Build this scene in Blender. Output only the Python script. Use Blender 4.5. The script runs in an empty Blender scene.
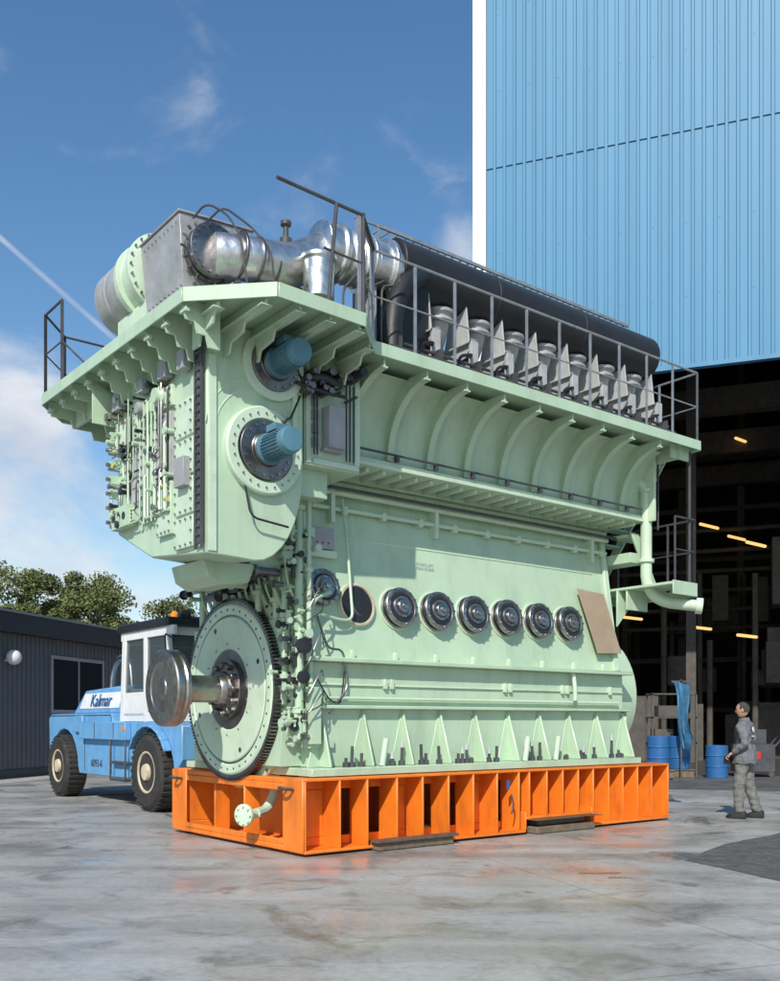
import bpy, bmesh, math, random
from mathutils import Vector, Matrix, noise
random.seed(7)
R=math.radians
S=bpy.context.scene
COL=S.collection
# ---------------------------------------------------------------- materials
def newmat(name):
    m=bpy.data.materials.new(name); m.use_nodes=True
    nt=m.node_tree; b=nt.nodes['Principled BSDF']; return m,nt,b
def paint(name,col,rough=.45,metal=0,var=.12,scale=3.0,bump=.02,bscale=40,dirt=.0,dcol=(.12,.1,.07),spec=.5,streak=False,coat=0):
    m,nt,b=newmat(name); N=nt.nodes.new; L=nt.links.new
    tc=N('ShaderNodeTexCoord'); mp=N('ShaderNodeMapping'); L(tc.outputs['Object'],mp.inputs[0])
    n1=N('ShaderNodeTexNoise'); n1.inputs['Scale'].default_value=scale; n1.inputs['Detail'].default_value=6; n1.inputs['Roughness'].default_value=.65
    L(mp.outputs[0],n1.inputs[0])
    r=N('ShaderNodeValToRGB'); r.color_ramp.elements[0].position=.3; r.color_ramp.elements[1].position=.7
    c0=[max(0,c*(1-var)) for c in col]; c1=[min(1,c*(1+var)) for c in col]
    r.color_ramp.elements[0].color=(*c0,1); r.color_ramp.elements[1].color=(*c1,1)
    L(n1.outputs[0],r.inputs[0]); out=r.outputs[0]
    if dirt>0:
        mp2=N('ShaderNodeMapping'); L(tc.outputs['Object'],mp2.inputs[0])
        mp2.inputs['Scale'].default_value=(1,1,.18) if streak else (1,1,1)
        n2=N('ShaderNodeTexNoise'); n2.inputs['Scale'].default_value=scale*2.3; n2.inputs['Detail'].default_value=8; n2.inputs['Roughness'].default_value=.7
        L(mp2.outputs[0],n2.inputs[0])
        r2=N('ShaderNodeValToRGB'); r2.color_ramp.elements[0].position=.5; r2.color_ramp.elements[1].position=.78
        r2.color_ramp.elements[0].color=(0,0,0,1); r2.color_ramp.elements[1].color=(dirt,dirt,dirt,1)
        L(n2.outputs[0],r2.inputs[0])
        mx=N('ShaderNodeMixRGB'); L(r2.outputs[0],mx.inputs[0]); L(out,mx.inputs[1]); mx.inputs[2].default_value=(*dcol,1); out=mx.outputs[0]
    L(out,b.inputs['Base Color'])
    b.inputs['Metallic'].default_value=metal
    rr=N('ShaderNodeMapRange'); rr.inputs['To Min'].default_value=max(.03,rough-.1); rr.inputs['To Max'].default_value=min(1,rough+.12)
    L(n1.outputs[0],rr.inputs[0]); L(rr.outputs[0],b.inputs['Roughness'])
    b.inputs['Specular IOR Level'].default_value=spec
    if coat: b.inputs['Coat Weight'].default_value=coat
    if bump>0:
        n3=N('ShaderNodeTexNoise'); n3.inputs['Scale'].default_value=bscale; n3.inputs['Detail'].default_value=3; L(mp.outputs[0],n3.inputs[0])
        bp=N('ShaderNodeBump'); bp.inputs['Strength'].default_value=min(1,bump*10); bp.inputs['Distance'].default_value=bump*.1
        L(n3.outputs[0],bp.inputs['Height']); L(bp.outputs[0],b.inputs['Normal'])
    return m
GREEN=paint('green_paint',(.44,.575,.41),.34,var=.08,scale=1.4,bump=.02,bscale=25,dirt=.45,dcol=(.23,.28,.18),streak=True)
GREEN2=paint('green_paint_pale',(.52,.64,.485),.34,var=.07,scale=2,dirt=.35,dcol=(.27,.31,.21))
ORANGE=paint('orange_paint',(.80,.20,.018),.42,var=.14,scale=2.5,dirt=.65,dcol=(.3,.08,.03),streak=True)
BLACK=paint('black_lagging',(.014,.014,.016),.5,var=.3,scale=3,bump=.06,bscale=9)
RUBBER=paint('rubber',(.025,.024,.023),.8,var=.3,dirt=.5,dcol=(.1,.09,.08))
STEEL=paint('machined_steel',(.38,.36,.33),.3,metal=1,var=.25,scale=6)
DSTEEL=paint('dark_steel',(.22,.21,.205),.36,metal=1,var=.3,scale=6)
COVER=paint('cover_steel',(.34,.33,.32),.34,metal=1,var=.3,scale=9)
GALV=paint('galvanised',(.36,.37,.38),.5,metal=.6,var=.2,scale=8)
ALU=paint('aluminium_cladding',(.66,.65,.63),.36,metal=1,var=.14,scale=5,bump=.25,bscale=4)
ALUD=paint('dull_sheet_metal',(.38,.38,.385),.5,metal=.25,var=.22,scale=3,bump=.1,bscale=5,dirt=.4,dcol=(.18,.18,.18))
GREYP=paint('grey_paint',(.31,.32,.33),.5,var=.15)
LGREY=paint('light_grey_panel',(.42,.43,.42),.5,var=.15,dirt=.4)
DGREY=paint('dark_grey',(.06,.06,.065),.55,var=.3)
RUST=paint('rusty_steel',(.13,.08,.055),.8,var=.35,scale=8,bump=.05)
MOTOR=paint('motor_blue',(.08,.19,.25),.4,var=.15)
BLUEP=paint('forklift_blue',(.14,.35,.60),.4,var=.1,dirt=.55,dcol=(.1,.13,.16),streak=True)
WHITEP=paint('white_paint',(.72,.73,.72),.4,var=.06,dirt=.3,dcol=(.35,.34,.3))
CREAM=paint('cream_paint',(.55,.48,.34),.5,var=.15,dirt=.6)
CARD=paint('cardboard',(.34,.26,.18),.8,var=.12)
BROWN=paint('wood',(.16,.12,.08),.8,var=.3,scale=9,bump=.05)
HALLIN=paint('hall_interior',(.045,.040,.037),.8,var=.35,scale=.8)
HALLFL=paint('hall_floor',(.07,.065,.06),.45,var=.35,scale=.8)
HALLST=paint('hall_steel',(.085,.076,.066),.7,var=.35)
SHADE_MAT=paint('painted_ground_shade',(.10,.098,.095),.6,var=.35,scale=1.2,bump=.1,bscale=60,dirt=.7,dcol=(.2,.19,.18))  # dark tone that paints ground shade in front of the hall
DRUM=paint('drum_blue',(.025,.12,.31),.4,var=.15)
TARP=paint('tarp_blue',(.07,.22,.37),.6,var=.25,scale=5,bump=.3,bscale=6)
BLACKPL=paint('black_plastic',(.02,.02,.022),.4,var=.2)
YEL=paint('yellow_paint',(.75,.5,.03),.45)
RED=paint('red_paint',(.5,.03,.02),.45)
def glassmat():
    m,nt,b=newmat('cab_glass'); b.inputs['Base Color'].default_value=(.10,.13,.14,1); b.inputs['Roughness'].default_value=.04
    b.inputs['Alpha'].default_value=.4; return m
GLASS=glassmat()
def winmat():
    m,nt,b=newmat('window_glass'); b.inputs['Base Color'].default_value=(.02,.025,.03,1); b.inputs['Roughness'].default_value=.05; return m
WIN=winmat()
def emis(name,c,s):
    m,nt,b=newmat(name); b.inputs['Emission Color'].default_value=(*c,1); b.inputs['Emission Strength'].default_value=s; return m
LAMP=emis('fluorescent_tube',(1,.58,.16),1.2)
def bluewall():
    m,nt,b=newmat('blue_cladding'); N=nt.nodes.new; L=nt.links.new
    tc=N('ShaderNodeTexCoord'); mp=N('ShaderNodeMapping'); L(tc.outputs['Object'],mp.inputs[0]); mp.inputs['Scale'].default_value=(.9,.9,.03)
    n=N('ShaderNodeTexNoise'); n.inputs['Scale'].default_value=2; n.inputs['Detail'].default_value=6; L(mp.outputs[0],n.inputs[0])
    r=N('ShaderNodeValToRGB'); r.color_ramp.elements[0].position=.3; r.color_ramp.elements[1].position=.7
    r.color_ramp.elements[0].color=(.048,.19,.33,1); r.color_ramp.elements[1].color=(.066,.232,.385,1)
    L(n.outputs[0],r.inputs[0]); L(r.outputs[0],b.inputs['Base Color']); b.inputs['Roughness'].default_value=.55; return m
BWALL=bluewall()
SIDING=paint('grey_siding',(.115,.12,.135),.6,var=.1,scale=1.5,dirt=.3,streak=True)
def groundmat():
    m,nt,b=newmat('concrete_ground'); N=nt.nodes.new; L=nt.links.new
    tc=N('ShaderNodeTexCoord')
    def noise_(s,d=8,r=.6,dist=0):
        n=N('ShaderNodeTexNoise'); n.inputs['Scale'].default_value=s; n.inputs['Detail'].default_value=d; n.inputs['Roughness'].default_value=r; n.inputs['Distortion'].default_value=dist
        L(tc.outputs['Object'],n.inputs[0]); return n
    def ramp(n,p0,c0,p1,c1):
        r=N('ShaderNodeValToRGB'); r.color_ramp.elements[0].position=p0; r.color_ramp.elements[1].position=p1
        r.color_ramp.elements[0].color=(*c0,1); r.color_ramp.elements[1].color=(*c1,1); L(n.outputs[0],r.inputs[0]); return r
    def mul(a,bb,f=1):
        x=N('ShaderNodeMixRGB'); x.blend_type='MULTIPLY'; x.inputs[0].default_value=f; L(a,x.inputs[1]); L(bb,x.inputs[2]); return x.outputs[0]
    base=ramp(noise_(.5,10,.62,.6),.32,(.335,.325,.305),.66,(.475,.465,.44))
    st=ramp(noise_(1.3,12,.74,1.0),.36,(.66,.645,.61),.49,(1,1,1))
    sp=ramp(noise_(14,8,.75),.3,(.8,.79,.77),.6,(1.04,1.04,1.04))
    fine=ramp(noise_(120,3,.6),.3,(.9,.9,.9),.7,(1.07,1.07,1.07))
    wet=ramp(noise_(.42,9,.66,1.4),.37,(.62,.61,.59),.43,(1,1,1))
    c=mul(base.outputs[0],st.outputs[0]); c=mul(c,sp.outputs[0]); c=mul(c,fine.outputs[0]); c=mul(c,wet.outputs[0])
    for rot,sc in ((28,1.6),(-55,1.2)):
        mp=N('ShaderNodeMapping'); mp.inputs['Rotation'].default_value=(0,0,R(rot)); mp.inputs['Scale'].default_value=(.1,sc,1); L(tc.outputs['Object'],mp.inputs[0])
        ty=N('ShaderNodeTexNoise'); ty.inputs['Scale'].default_value=1.2; ty.inputs['Detail'].default_value=6; L(mp.outputs[0],ty.inputs[0])
        tr=ramp(ty,.34,(.8,.79,.78),.5,(1,1,1)); c=mul(c,tr.outputs[0])
    vo=N('ShaderNodeTexVoronoi'); vo.inputs['Scale'].default_value=1.1; L(tc.outputs['Object'],vo.inputs[0])
    vr=N('ShaderNodeValToRGB'); vr.color_ramp.elements[0].position=.025; vr.color_ramp.elements[1].position=.07; vr.color_ramp.elements[0].color=(.55,.52,.48,1); vr.color_ramp.elements[1].color=(1,1,1,1); L(vo.outputs['Distance'],vr.inputs[0]); c=mul(c,vr.outputs[0])
    br=N('ShaderNodeTexBrick'); br.offset=0; br.inputs['Scale'].default_value=1; br.inputs['Brick Width'].default_value=6.5; br.inputs['Row Height'].default_value=6.5; br.inputs['Mortar Size'].default_value=.01; br.inputs['Mortar Smooth'].default_value=.3
    br.inputs['Color1'].default_value=(1,1,1,1); br.inputs['Color2'].default_value=(.95,.95,.95,1); br.inputs['Mortar'].default_value=(.65,.63,.6,1)
    mj=N('ShaderNodeMapping'); mj.inputs['Rotation'].default_value=(0,0,R(-19.4)); mj.inputs['Location'].default_value=(2,1.7,0); L(tc.outputs['Object'],mj.inputs[0]); L(mj.outputs[0],br.inputs[0]); c=mul(c,br.outputs[0])
    L(c,b.inputs['Base Color'])
    rn=N('ShaderNodeMapRange'); rn.inputs['From Min'].default_value=.36; rn.inputs['From Max'].default_value=.6
    rn.inputs['To Min'].default_value=.2; rn.inputs['To Max'].default_value=.6
    n5=noise_(.8,8,.65,.5); L(n5.outputs[0],rn.inputs[0])
    rm=N('ShaderNodeMath'); rm.operation='MULTIPLY'; L(rn.outputs[0],rm.inputs[0]); L(wet.outputs[0],rm.inputs[1]); L(rm.outputs[0],b.inputs['Roughness'])
    bp=N('ShaderNodeBump'); bp.inputs['Strength'].default_value=.2; bp.inputs['Distance'].default_value=.006
    n6=noise_(20,6,.7); L(n6.outputs[0],bp.inputs['Height']); L(bp.outputs[0],b.inputs['Normal'])
    return m
GROUND=groundmat()
ASPH=paint('asphalt_patch',(.10,.097,.09),.7,var=.35,scale=4,bump=.2,bscale=60,dirt=.8,dcol=(.23,.22,.2))
STAIN=paint('rust_stain',(.33,.19,.10),.22,var=.3,scale=4)
GRAVEL=paint('gravel',(.45,.44,.42),.9,var=.4,scale=25,bump=.4,bscale=40)
# ---------------------------------------------------------------- geometry helpers
def empty(name,loc=(0,0,0),rz=0):
    e=bpy.data.objects.new(name,None); COL.objects.link(e); e.location=loc; e.rotation_euler=(0,0,rz); e.empty_display_size=.3; return e
class Part:
    def __init__(s,name,mat,parent=None,bevel=.006): s.n=name;s.m=mat;s.p=parent;s.bv=bevel;s.bm=bmesh.new()
    def _poly(s,vs):
        try: s.bm.faces.new(vs)
        except ValueError: pass
    def box(s,x0,x1,y0,y1,z0,z1,M=None):
        c=[(x0,y0,z0),(x1,y0,z0),(x1,y1,z0),(x0,y1,z0),(x0,y0,z1),(x1,y0,z1),(x1,y1,z1),(x0,y1,z1)]
        v=[s.bm.verts.new(M@Vector(p) if M else p) for p in c]
        for f in ((3,2,1,0),(4,5,6,7),(0,1,5,4),(1,2,6,5),(2,3,7,6),(3,0,4,7)): s._poly([v[i] for i in f])
        return s
    def prism(s,pts,vec):
        vec=Vector(vec); a=[s.bm.verts.new(p) for p in pts]; b=[s.bm.verts.new(Vector(p)+vec) for p in pts]
        s._poly(a[::-1]); s._poly(b); n=len(a)
        for i in range(n): s._poly([a[i],a[(i+1)%n],b[(i+1)%n],b[i]])
        return s
    def hexa(s,a,b):
        va=[s.bm.verts.new(p) for p in a]; vb=[s.bm.verts.new(p) for p in b]
        s._poly(va[::-1]); s._poly(vb)
        for i in range(4): s._poly([va[i],va[(i+1)%4],vb[(i+1)%4],vb[i]])
        return s
    def lathe(s,p0,axis,prof,n=32):
        p0=Vector(p0); ax=Vector(axis).normalized()
        t=Vector((0,0,1)) if abs(ax.z)<.9 else Vector((1,0,0))
        e1=ax.cross(t).normalized(); e2=ax.cross(e1)
        rings=[]
        for r,h in prof:
            rings.append([s.bm.verts.new(p0+ax*h+(e1*math.cos(2*math.pi*i/n)+e2*math.sin(2*math.pi*i/n))*max(r,1e-4)) for i in range(n)])
        for a,b in zip(rings,rings[1:]):
            for i in range(n): s._poly([a[i],a[(i+1)%n],b[(i+1)%n],b[i]])
        s._poly(rings[0][::-1]); s._poly(rings[-1])
        return s
    def cyl(s,p0,p1,r0,r1=None,n=20):
        p0=Vector(p0);p1=Vector(p1); d=p1-p0
        return s.lathe(p0,d,[(r0,0),(r0 if r1 is None else r1,d.length)],n)
    def bolts(s,c,axis,Rr,n,r=.015,h=.03,ph=0):
        c=Vector(c); ax=Vector(axis).normalized(); t=Vector((0,0,1)) if abs(ax.z)<.9 else Vector((1,0,0))
        e1=ax.cross(t).normalized(); e2=ax.cross(e1)
        for i in range(n):
            a=2*math.pi*i/n+ph; q=c+(e1*math.cos(a)+e2*math.sin(a))*Rr
            s.cyl(q,q+ax*h,r,n=6)
        return s
    def tube(s,pts,r,n=10,rnd=2):
        P=[Vector(p) for p in pts]
        for k in range(rnd):
            if len(P)<3: break
            Q=[P[0]]
            for i in range(1,len(P)-1):
                a,b,c=P[i-1],P[i],P[i+1]
                l=min((b-a).length,(c-b).length)*.3; 
                if k==0: l=min(l,max(r*3,.05))
                Q.append(b+(a-b).normalized()*l); Q.append(b+(c-b).normalized()*l)
            Q.append(P[-1]); P=Q
        rings=[]; e=None
        for i,p in enumerate(P):
            d=(P[min(i+1,len(P)-1)]-P[max(i-1,0)]).normalized()
            if e is None:
                t=Vector((0,0,1)) if abs(d.z)<.9 else Vector((1,0,0)); e=d.cross(t).normalized()
            else: e=(e-d*e.dot(d)).normalized()
            f=d.cross(e); rings.append([s.bm.verts.new(p+(e*math.cos(2*math.pi*k/n)+f*math.sin(2*math.pi*k/n))*r) for k in range(n)])
        for a,b in zip(rings,rings[1:]):
            for i in range(n): s._poly([a[i],a[(i+1)%n],b[(i+1)%n],b[i]])
        s._poly(rings[0][::-1]); s._poly(rings[-1]); return s
    def done(s,smooth=True):
        bm=s.bm; bmesh.ops.recalc_face_normals(bm,faces=bm.faces)
        if smooth:
            for f in bm.faces: f.smooth=True
            for e in bm.edges:
                if len(e.link_faces)!=2 or e.calc_face_angle(3)>R(32): e.smooth=False
        me=bpy.data.meshes.new(s.n); bm.to_mesh(me); bm.free(); me.materials.append(s.m)
        o=bpy.data.objects.new(s.n,me); COL.objects.link(o)
        if s.p: o.parent=s.p
        if s.bv:
            b=o.modifiers.new('bevel','BEVEL'); b.width=s.bv; b.limit_method='ANGLE'; b.angle_limit=R(50); b.segments=1
        return o
def rail(part,pts,z0,h,sp=.9,r=.016,mids=(.5,),endposts=True):
    for a,b in zip(pts,pts[1:]):
        a=Vector((a[0],a[1],0)); b=Vector((b[0],b[1],0)); L=(b-a).length; n=max(1,round(L/sp))
        for i in range(n+1):
            q=a.lerp(b,i/n); part.box(q.x-.018,q.x+.018,q.y-.008,q.y+.008,z0-.08,z0+h)
        for k in (1,)+tuple(mids):
            part.cyl((a.x,a.y,z0+h*k),(b.x,b.y,z0+h*k),r if k==1 else r*.6,n=8)
def text(name,body,size,loc,rot,mat,parent,ext=.001):
    cu=bpy.data.curves.new(name,'FONT'); cu.body=body; cu.size=size; cu.extrude=ext; cu.materials.append(mat); cu.align_x='CENTER'
    o=bpy.data.objects.new(name,cu); COL.objects.link(o); o.location=loc; o.rotation_euler=rot; o.parent=parent; return o
# ---------------------------------------------------------------- ground
g=Part('ground',GROUND,None,0)
v=[g.bm.verts.new(p) for p in ((-900,-300,0),(900,-300,0),(900,1500,0),(-900,1500,0))]; g.bm.faces.new(v)
g.done(False)
def blob(name,mat,pts,z=.004,jit=.0,sub=6):
    p=Part(name,mat,None,0); Q=[]
    for i in range(len(pts)):
        a=Vector((*pts[i],z)); b=Vector((*pts[(i+1)%len(pts)],z))
        for k in range(sub):
            q=a.lerp(b,k/sub); Q.append(q+Vector((random.uniform(-jit,jit),random.uniform(-jit,jit),0)))
    p._poly([p.bm.verts.new(q) for q in Q]); return p.done(False)
blob('asphalt_patch',ASPH,[(3.2,10.42),(4.1,11.75),(5.3,13.0),(8.5,12.6),(8.5,8.2),(3.75,8.75)],jit=.02)
def puddle(cx,cy,rx,ry):
    return [(cx+rx*math.cos(a)*(1+.3*math.sin(3*a+cx)),cy+ry*math.sin(a)*(1+.25*math.cos(2*a))) for a in [i*math.pi/9 for i in range(18)]]
blob('rust_stain',STAIN,puddle(2.05,9.55,.2,.08),jit=.012,sub=2)
blob('rust_stain',STAIN,puddle(2.2,9.25,.12,.04),jit=.012,sub=2)
blob('gravel_strip',GRAVEL,[(-14,21.2),(-9.6,22.8),(-6.2,37),(-8,38),(-12,20)],jit=.1)
# ---------------------------------------------------------------- engine + skid frame
O=(-.94,10.59,0); AZ=math.atan2(.618,.786)
SK=empty('orange_transport_skid',O,AZ)
b=Part('side_beams',ORANGE,SK,.008)
Wd=3.27; LU=6.63
for v0,v1,sg in ((0,.36,1),(Wd-.36,Wd,-1)):
    va=(v0+.335,v0+.36) if sg==1 else (v1-.36,v1-.335)
    b.box(0,LU,v0,v1,.835,.87)
    b.box(0,3.5,v0,v1,.03,.065); b.box(3.5,4.85,v0+.002,v1-.002,.2,.235); b.box(4.85,LU,v0,v1,.03,.065)
    # webs set deep; left bays cut out
    b.box(.002,3.5,va[0],va[1],.72,.834); b.box(.002,3.5,va[0],va[1],.066,.17)
    b.box(3.5,4.85,va[0],va[1],.236,.834); b.box(4.85,LU-.002,va[0],va[1],.066,.834)
    us=[.0,.47,.86,1.30,1.70,2.12,2.54,2.96,3.36,3.56]+[3.9,4.22,4.54,4.86,5.2,5.52,5.86,6.2,LU-.03]
    for u in us:
        z0=.23 if 3.52<u<4.84 else .06
        b.box(u,u+.028,v0+.004,v1-.004,z0,.84)
    b.box(3.49,3.515,v0+.006,v1-.006,.06,.3); b.box(4.83,4.845,v0+.006,v1-.006,.06,.3)
    for u0,u1 in ((.03,.468),(1.33,1.7),(2.57,2.96)):
        b.box(u0,u1,va[0]-.002,va[1]+.002,.171,.719)
b.done()
b=Part('cross_beams',ORANGE,SK,.008)
for u in (.45,1.5,3.0,4.5,6.3):
    b.box(u,u+.3,.37,Wd-.37,.79,.825); b.box(u,u+.3,.37,Wd-.37,.035,.07); b.box(u+.14,u+.165,.37,Wd-.37,.07,.79) 
b.done()
b=Part('end_plates',ORANGE,SK,.01)
b.box(-.03,-.002,.0,.42,.04,.865); b.box(-.03,-.002,Wd-.42,Wd,.04,.865); b.box(-.028,.2,.42,Wd-.42,.04,.1); b.box(-.028,-.004,.42,Wd-.42,.1,.17)
b.box(-.026,.2,.42,Wd-.42,.80,.862); b.box(-.024,-.004,.42,Wd-.42,.72,.8)
for v in (1.3,2.05): b.box(-.02,.2,v,v+.03,.1,.8)
b.done()
d=Part('shackles',DGREY,SK,0)
for u,v in ((-.04,.25),(-.04,Wd-.25)):
    d.tube([(u,v-.07,.74),(u-.1,v-.08,.76),(u-.13,v,.77),(u-.1,v+.08,.76),(u,v+.07,.74)],.018)
d.tube([(3.2,-.02,.55),(3.22,-.05,.4),(3.18,-.04,.3)],.012)
d.done()
d=Part('wood_bearers',BROWN,SK,.01)
d.box(.95,2.1,-.12,.16,.005,.1,None); d.box(3.62,4.8,-.08,.5,.005,.1); d.box(3.75,4.7,.02,.5,.105,.19)
d.done()
d=Part('steel_plates',RUST,SK,.004)
d.box(.9,2.15,-.16,-.01,.102,.135); d.box(3.55,4.9,-.14,.5,.193,.199)
d.done()
d=Part('hanging_rags',DRUM,SK,0); d.box(3.12,3.17,-.02,-.01,.62,.74); d.done()

E=empty('marine_diesel_engine',O,AZ)
U0,U1=.3,5.95
def bx(n,m,*boxes,bevel=.006):
    p=Part(n,m,E,bevel)
    for x in boxes: p.box(*x)
    return p.done()
# bedplate
p=Part('bedplate',GREEN,E,.008)
p.box(U0,U1,.35,2.92,.975,2.2)
p.box(.15,6.05,.08,3.2,.88,.972)
p.box(.24,6.0,.24,3.03,1.655,1.695)
p.box(.22,6.02,.2,3.07,2.2,2.252)
for i in range(10):
    u=.42+.61*i
    if u>5.95: break
    for s_,v0,v1 in ((1,.35,.11),(-1,2.92,3.16)):
        p.prism([(u,v0+.01*s_,1.64),(u,v0+.01*s_,.975),(u,v1,.975),(u,v1,1.0),(u,v0-.035*s_,1.64)],(.028,0,0))
        if s_==1:
            p.prism([(u-.17,v0-.004,.975),(u+.2,v0-.004,.975),(u+.045,v0-.004,1.6),(u-.015,v0-.004,1.6)],(0,-.015,0))
p.done()
p=Part('bedplate_lugs',GREEN2,E,.004)
for u in (1.35,1.45,3.4,3.5,4.55,4.65,5.6):
    p.box(u,u+.05,.3,.36,1.9,2.02)
for i in range(8):
    p.box(.9+.66*i,.95+.66*i,.36,.42,2.26,2.36)
p.box(.31,5.94,.325,.352,1.93,1.95)
p.tube([(.5,.3,1.78),(5.8,.3,1.78)],.02)
p.tube([(4.75,.28,2.2),(4.75,.24,2.0),(4.75,.24,1.8)],.03)
p.done()
p=Part('holding_down_bolts',DGREY,E,0); q=Part('bolt_caps',LGREY,E,0); qg=Part('stud_protectors',GREEN2,E,0)
for i in range(9):
    for k in random.sample((-.17,-.1,-.03,.05,.12,.19),random.choice((2,3,3,4))):
        u=.73+.61*i+k
        if u>5.95: continue
        hh=random.uniform(.06,.26); t=random.uniform(-.015,.015)
        p.cyl((u,.2,.972),(u+t,.2,.972+hh),.02,n=10); p.cyl((u,.2,.972),(u,.2,1.03),.04,n=6)
        if random.random()<.3: q.cyl((u+t,.2,.972+hh),(u+t,.2,.972+hh+.09),.03,.012,n=10)
    if i in (1,5,6): qg.cyl((.6+.61*i,.17,.975),(.66+.61*i,.17,1.3),.04,n=12)
p.done(); q.done(); qg.done()
# frame box
def wallv(z): return .42+(z-2.25)*.15
p=Part('crankcase_frame',GREEN,E,.01)
p.prism([(U0,.42,2.252),(U0,wallv(4.36),4.36),(U0,2.53,4.36),(U0,2.85,2.252)],(U1-U0,0,0))
p.box(.26,6.0,.68,2.6,4.36,4.43)
p.done()
p=Part('frame_trim',GREEN2,E,.004)
for u in (.34,5.82):
    p.prism([(u,wallv(2.3)-.0,2.27),(u,wallv(2.3)-.05,2.27),(u,wallv(4.3)-.05,4.34),(u,wallv(4.3),4.34)],(.1,0,0))
for i in range(9):
    u=.95+.6*i
    p.box(u,u+.07,wallv(4.1)-.1,wallv(4.1)+.02,4.02,4.12)
for u in (.75,2.4,5.5): p.box(u,u+.06,wallv(4.1)-.13,wallv(4.1)+.02,3.9,4.3)
p.tube([(.5,wallv(4.08)-.07,4.08),(5.9,wallv(4.08)-.07,4.08)],.028)
p.tube([(.4,wallv(4.25)-.12,4.27),(5.9,wallv(4.25)-.12,4.27)],.035)
p.box(.6,5.6,wallv(3.75)-.012,wallv(3.75)+.02,3.73,3.75)
p.done()
# portholes
wn=Vector((0,-1,.15)).normalized()
pg=Part('crankcase_door_seats',GREEN2,E,.004); ps=Part('crankcase_relief_covers',COVER,E,.003); pb=Part('cover_bolts',STEEL,E,0); pd=Part('crankcase_opening',BLACKPL,E,0)
pr=Part('opening_rim',CREAM,E,.003); pk=Part('cover_gaps',BLACKPL,E,0)
doors=[(.55,3.07)]+[(1.07+.63*i,2.915) for i in range(7)]
for i,(u,z) in enumerate(doors):
    c=Vector((u,wallv(z),z)); rr=.255 if i else .225
    pg.lathe(c-wn*.02,wn,[(rr+.02,0),(rr+.02,.045)],36)
    if i==1:
        pr.lathe(c+wn*.02,wn,[(rr+.01,0),(rr+.01,.03),(rr-.02,.034),(rr-.025,.012)],36)
        pd.lathe(c+wn*.027,wn,[(rr-.03,0),(rr-.03,.012)],36)
        pb.tube([c+Vector((-.1,-.04,.15)),c+Vector((-.05,-.05,-.1)),c+Vector((.12,-.05,-.15))],.01,6)
        continue
    ps.lathe(c+wn*.02,wn,[(rr,0),(rr,.03),(rr-.015,.035)],40)
    pk.lathe(c+wn*.02,wn,[(rr-.03,.03),(rr-.03,.075)],36)
    ps.lathe(c+wn*.095,wn,[(rr-.01,0),(rr-.005,.012),(rr-.01,.04),(rr-.05,.05),(rr-.055,.035),(.14,.035),(.135,.052),(.10,.052),(.095,.04),(.085,.085),(.03,.09)],40)
    pk.lathe(c+wn*.132,wn,[(rr-.062,0),(rr-.066,.004),(.15,.004),(.146,0)],36)
    pb.bolts(c+wn*.145,wn,rr-.03,14,.012,.015); pb.bolts(c+wn*.145,wn,.118,6,.011,.02)
    pb.lathe(c+wn*.18,wn,[(.04,0),(.035,.03),(.015,.035)],14)
for x in (pg,ps,pb,pd,pr,pk): x.done()
p=Part('cardboard_sheet',CARD,E,.002)
def wp(u,z,o): q=Vector((u,wallv(z),z))+wn*o; return q
p.hexa([wp(5.12,3.46,.07),wp(5.72,3.42,.07),wp(5.93,2.52,.1),wp(5.38,2.5,.1)],[wp(5.12,3.46,.08),wp(5.72,3.42,.08),wp(5.93,2.52,.11),wp(5.38,2.5,.11)])
p.done()
text('stencil_text','STARTLUFT\nMAX 30 BAR',.055,(2.25,wallv(3.5)-.004,3.52),(R(90-8.5),0,0),GREYP,E,.0005)
p=Part('cylinder_block',GREEN,E,.01)
p.box(U0,U1,.6,2.6,4.432,5.5)
p.done()
p=Part('scavenge_receiver',GREEN,E,0)
prof=[(.62,4.55)]
prof+=[(.18,4.55)]
for k in range(13):
    th=math.pi/2*(1-k/12); prof.append((-.24+.42*math.sin(th),4.62+.86*math.cos(th)))
prof+=[(.62,5.48)]
p.prism([(.62,a,b_) for a,b_ in prof],(5.5,0,0))
p.done()
p=Part('deck_brackets',GREEN,E,0)
cv=[(-.57+.7*math.sin(math.pi/2*k/14),4.62+.8*math.cos(math.pi/2*k/14)) for k in range(15)]
cv2=[(-.57+.685*math.sin(math.pi/2*k/14)-.002,4.62+.785*math.cos(math.pi/2*k/14)-.004) for k in range(15)]
for i in range(9):
    u=.66+.62*i
    pts=[(.55,5.5),(-.57,5.5)]+cv+[(.55,4.62)]
    p.prism([(u,a,b_) for a,b_ in pts],(.025,0,0))
    p.prism([(u-.03,a,b_) for a,b_ in cv+cv2[::-1]],(.09,0,0))
p.done()
p=Part('receiver_ledge',GREEN2,E,.006)
p.box(.6,6.16,.06,.62,4.5,4.548); p.box(.6,6.16,.1,.13,4.55,4.6)
p.box(6.12,6.17,-.1,.6,4.5,5.5)
for i in range(22): p.box(.7+.25*i,.74+.25*i,.14,.6,4.44,4.5)
p.done()
p=Part('drain_line',DGREY,E,0); p.tube([(.68,.03,4.67),(6.0,.03,4.67)],.014); p.tube([(.68,.5,4.3),(6.0,.5,4.3)],.02)
for i in range(9): p.box(.7+.62*i,.74+.62*i,.02,.08,4.6,4.68)
p.done()
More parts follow.
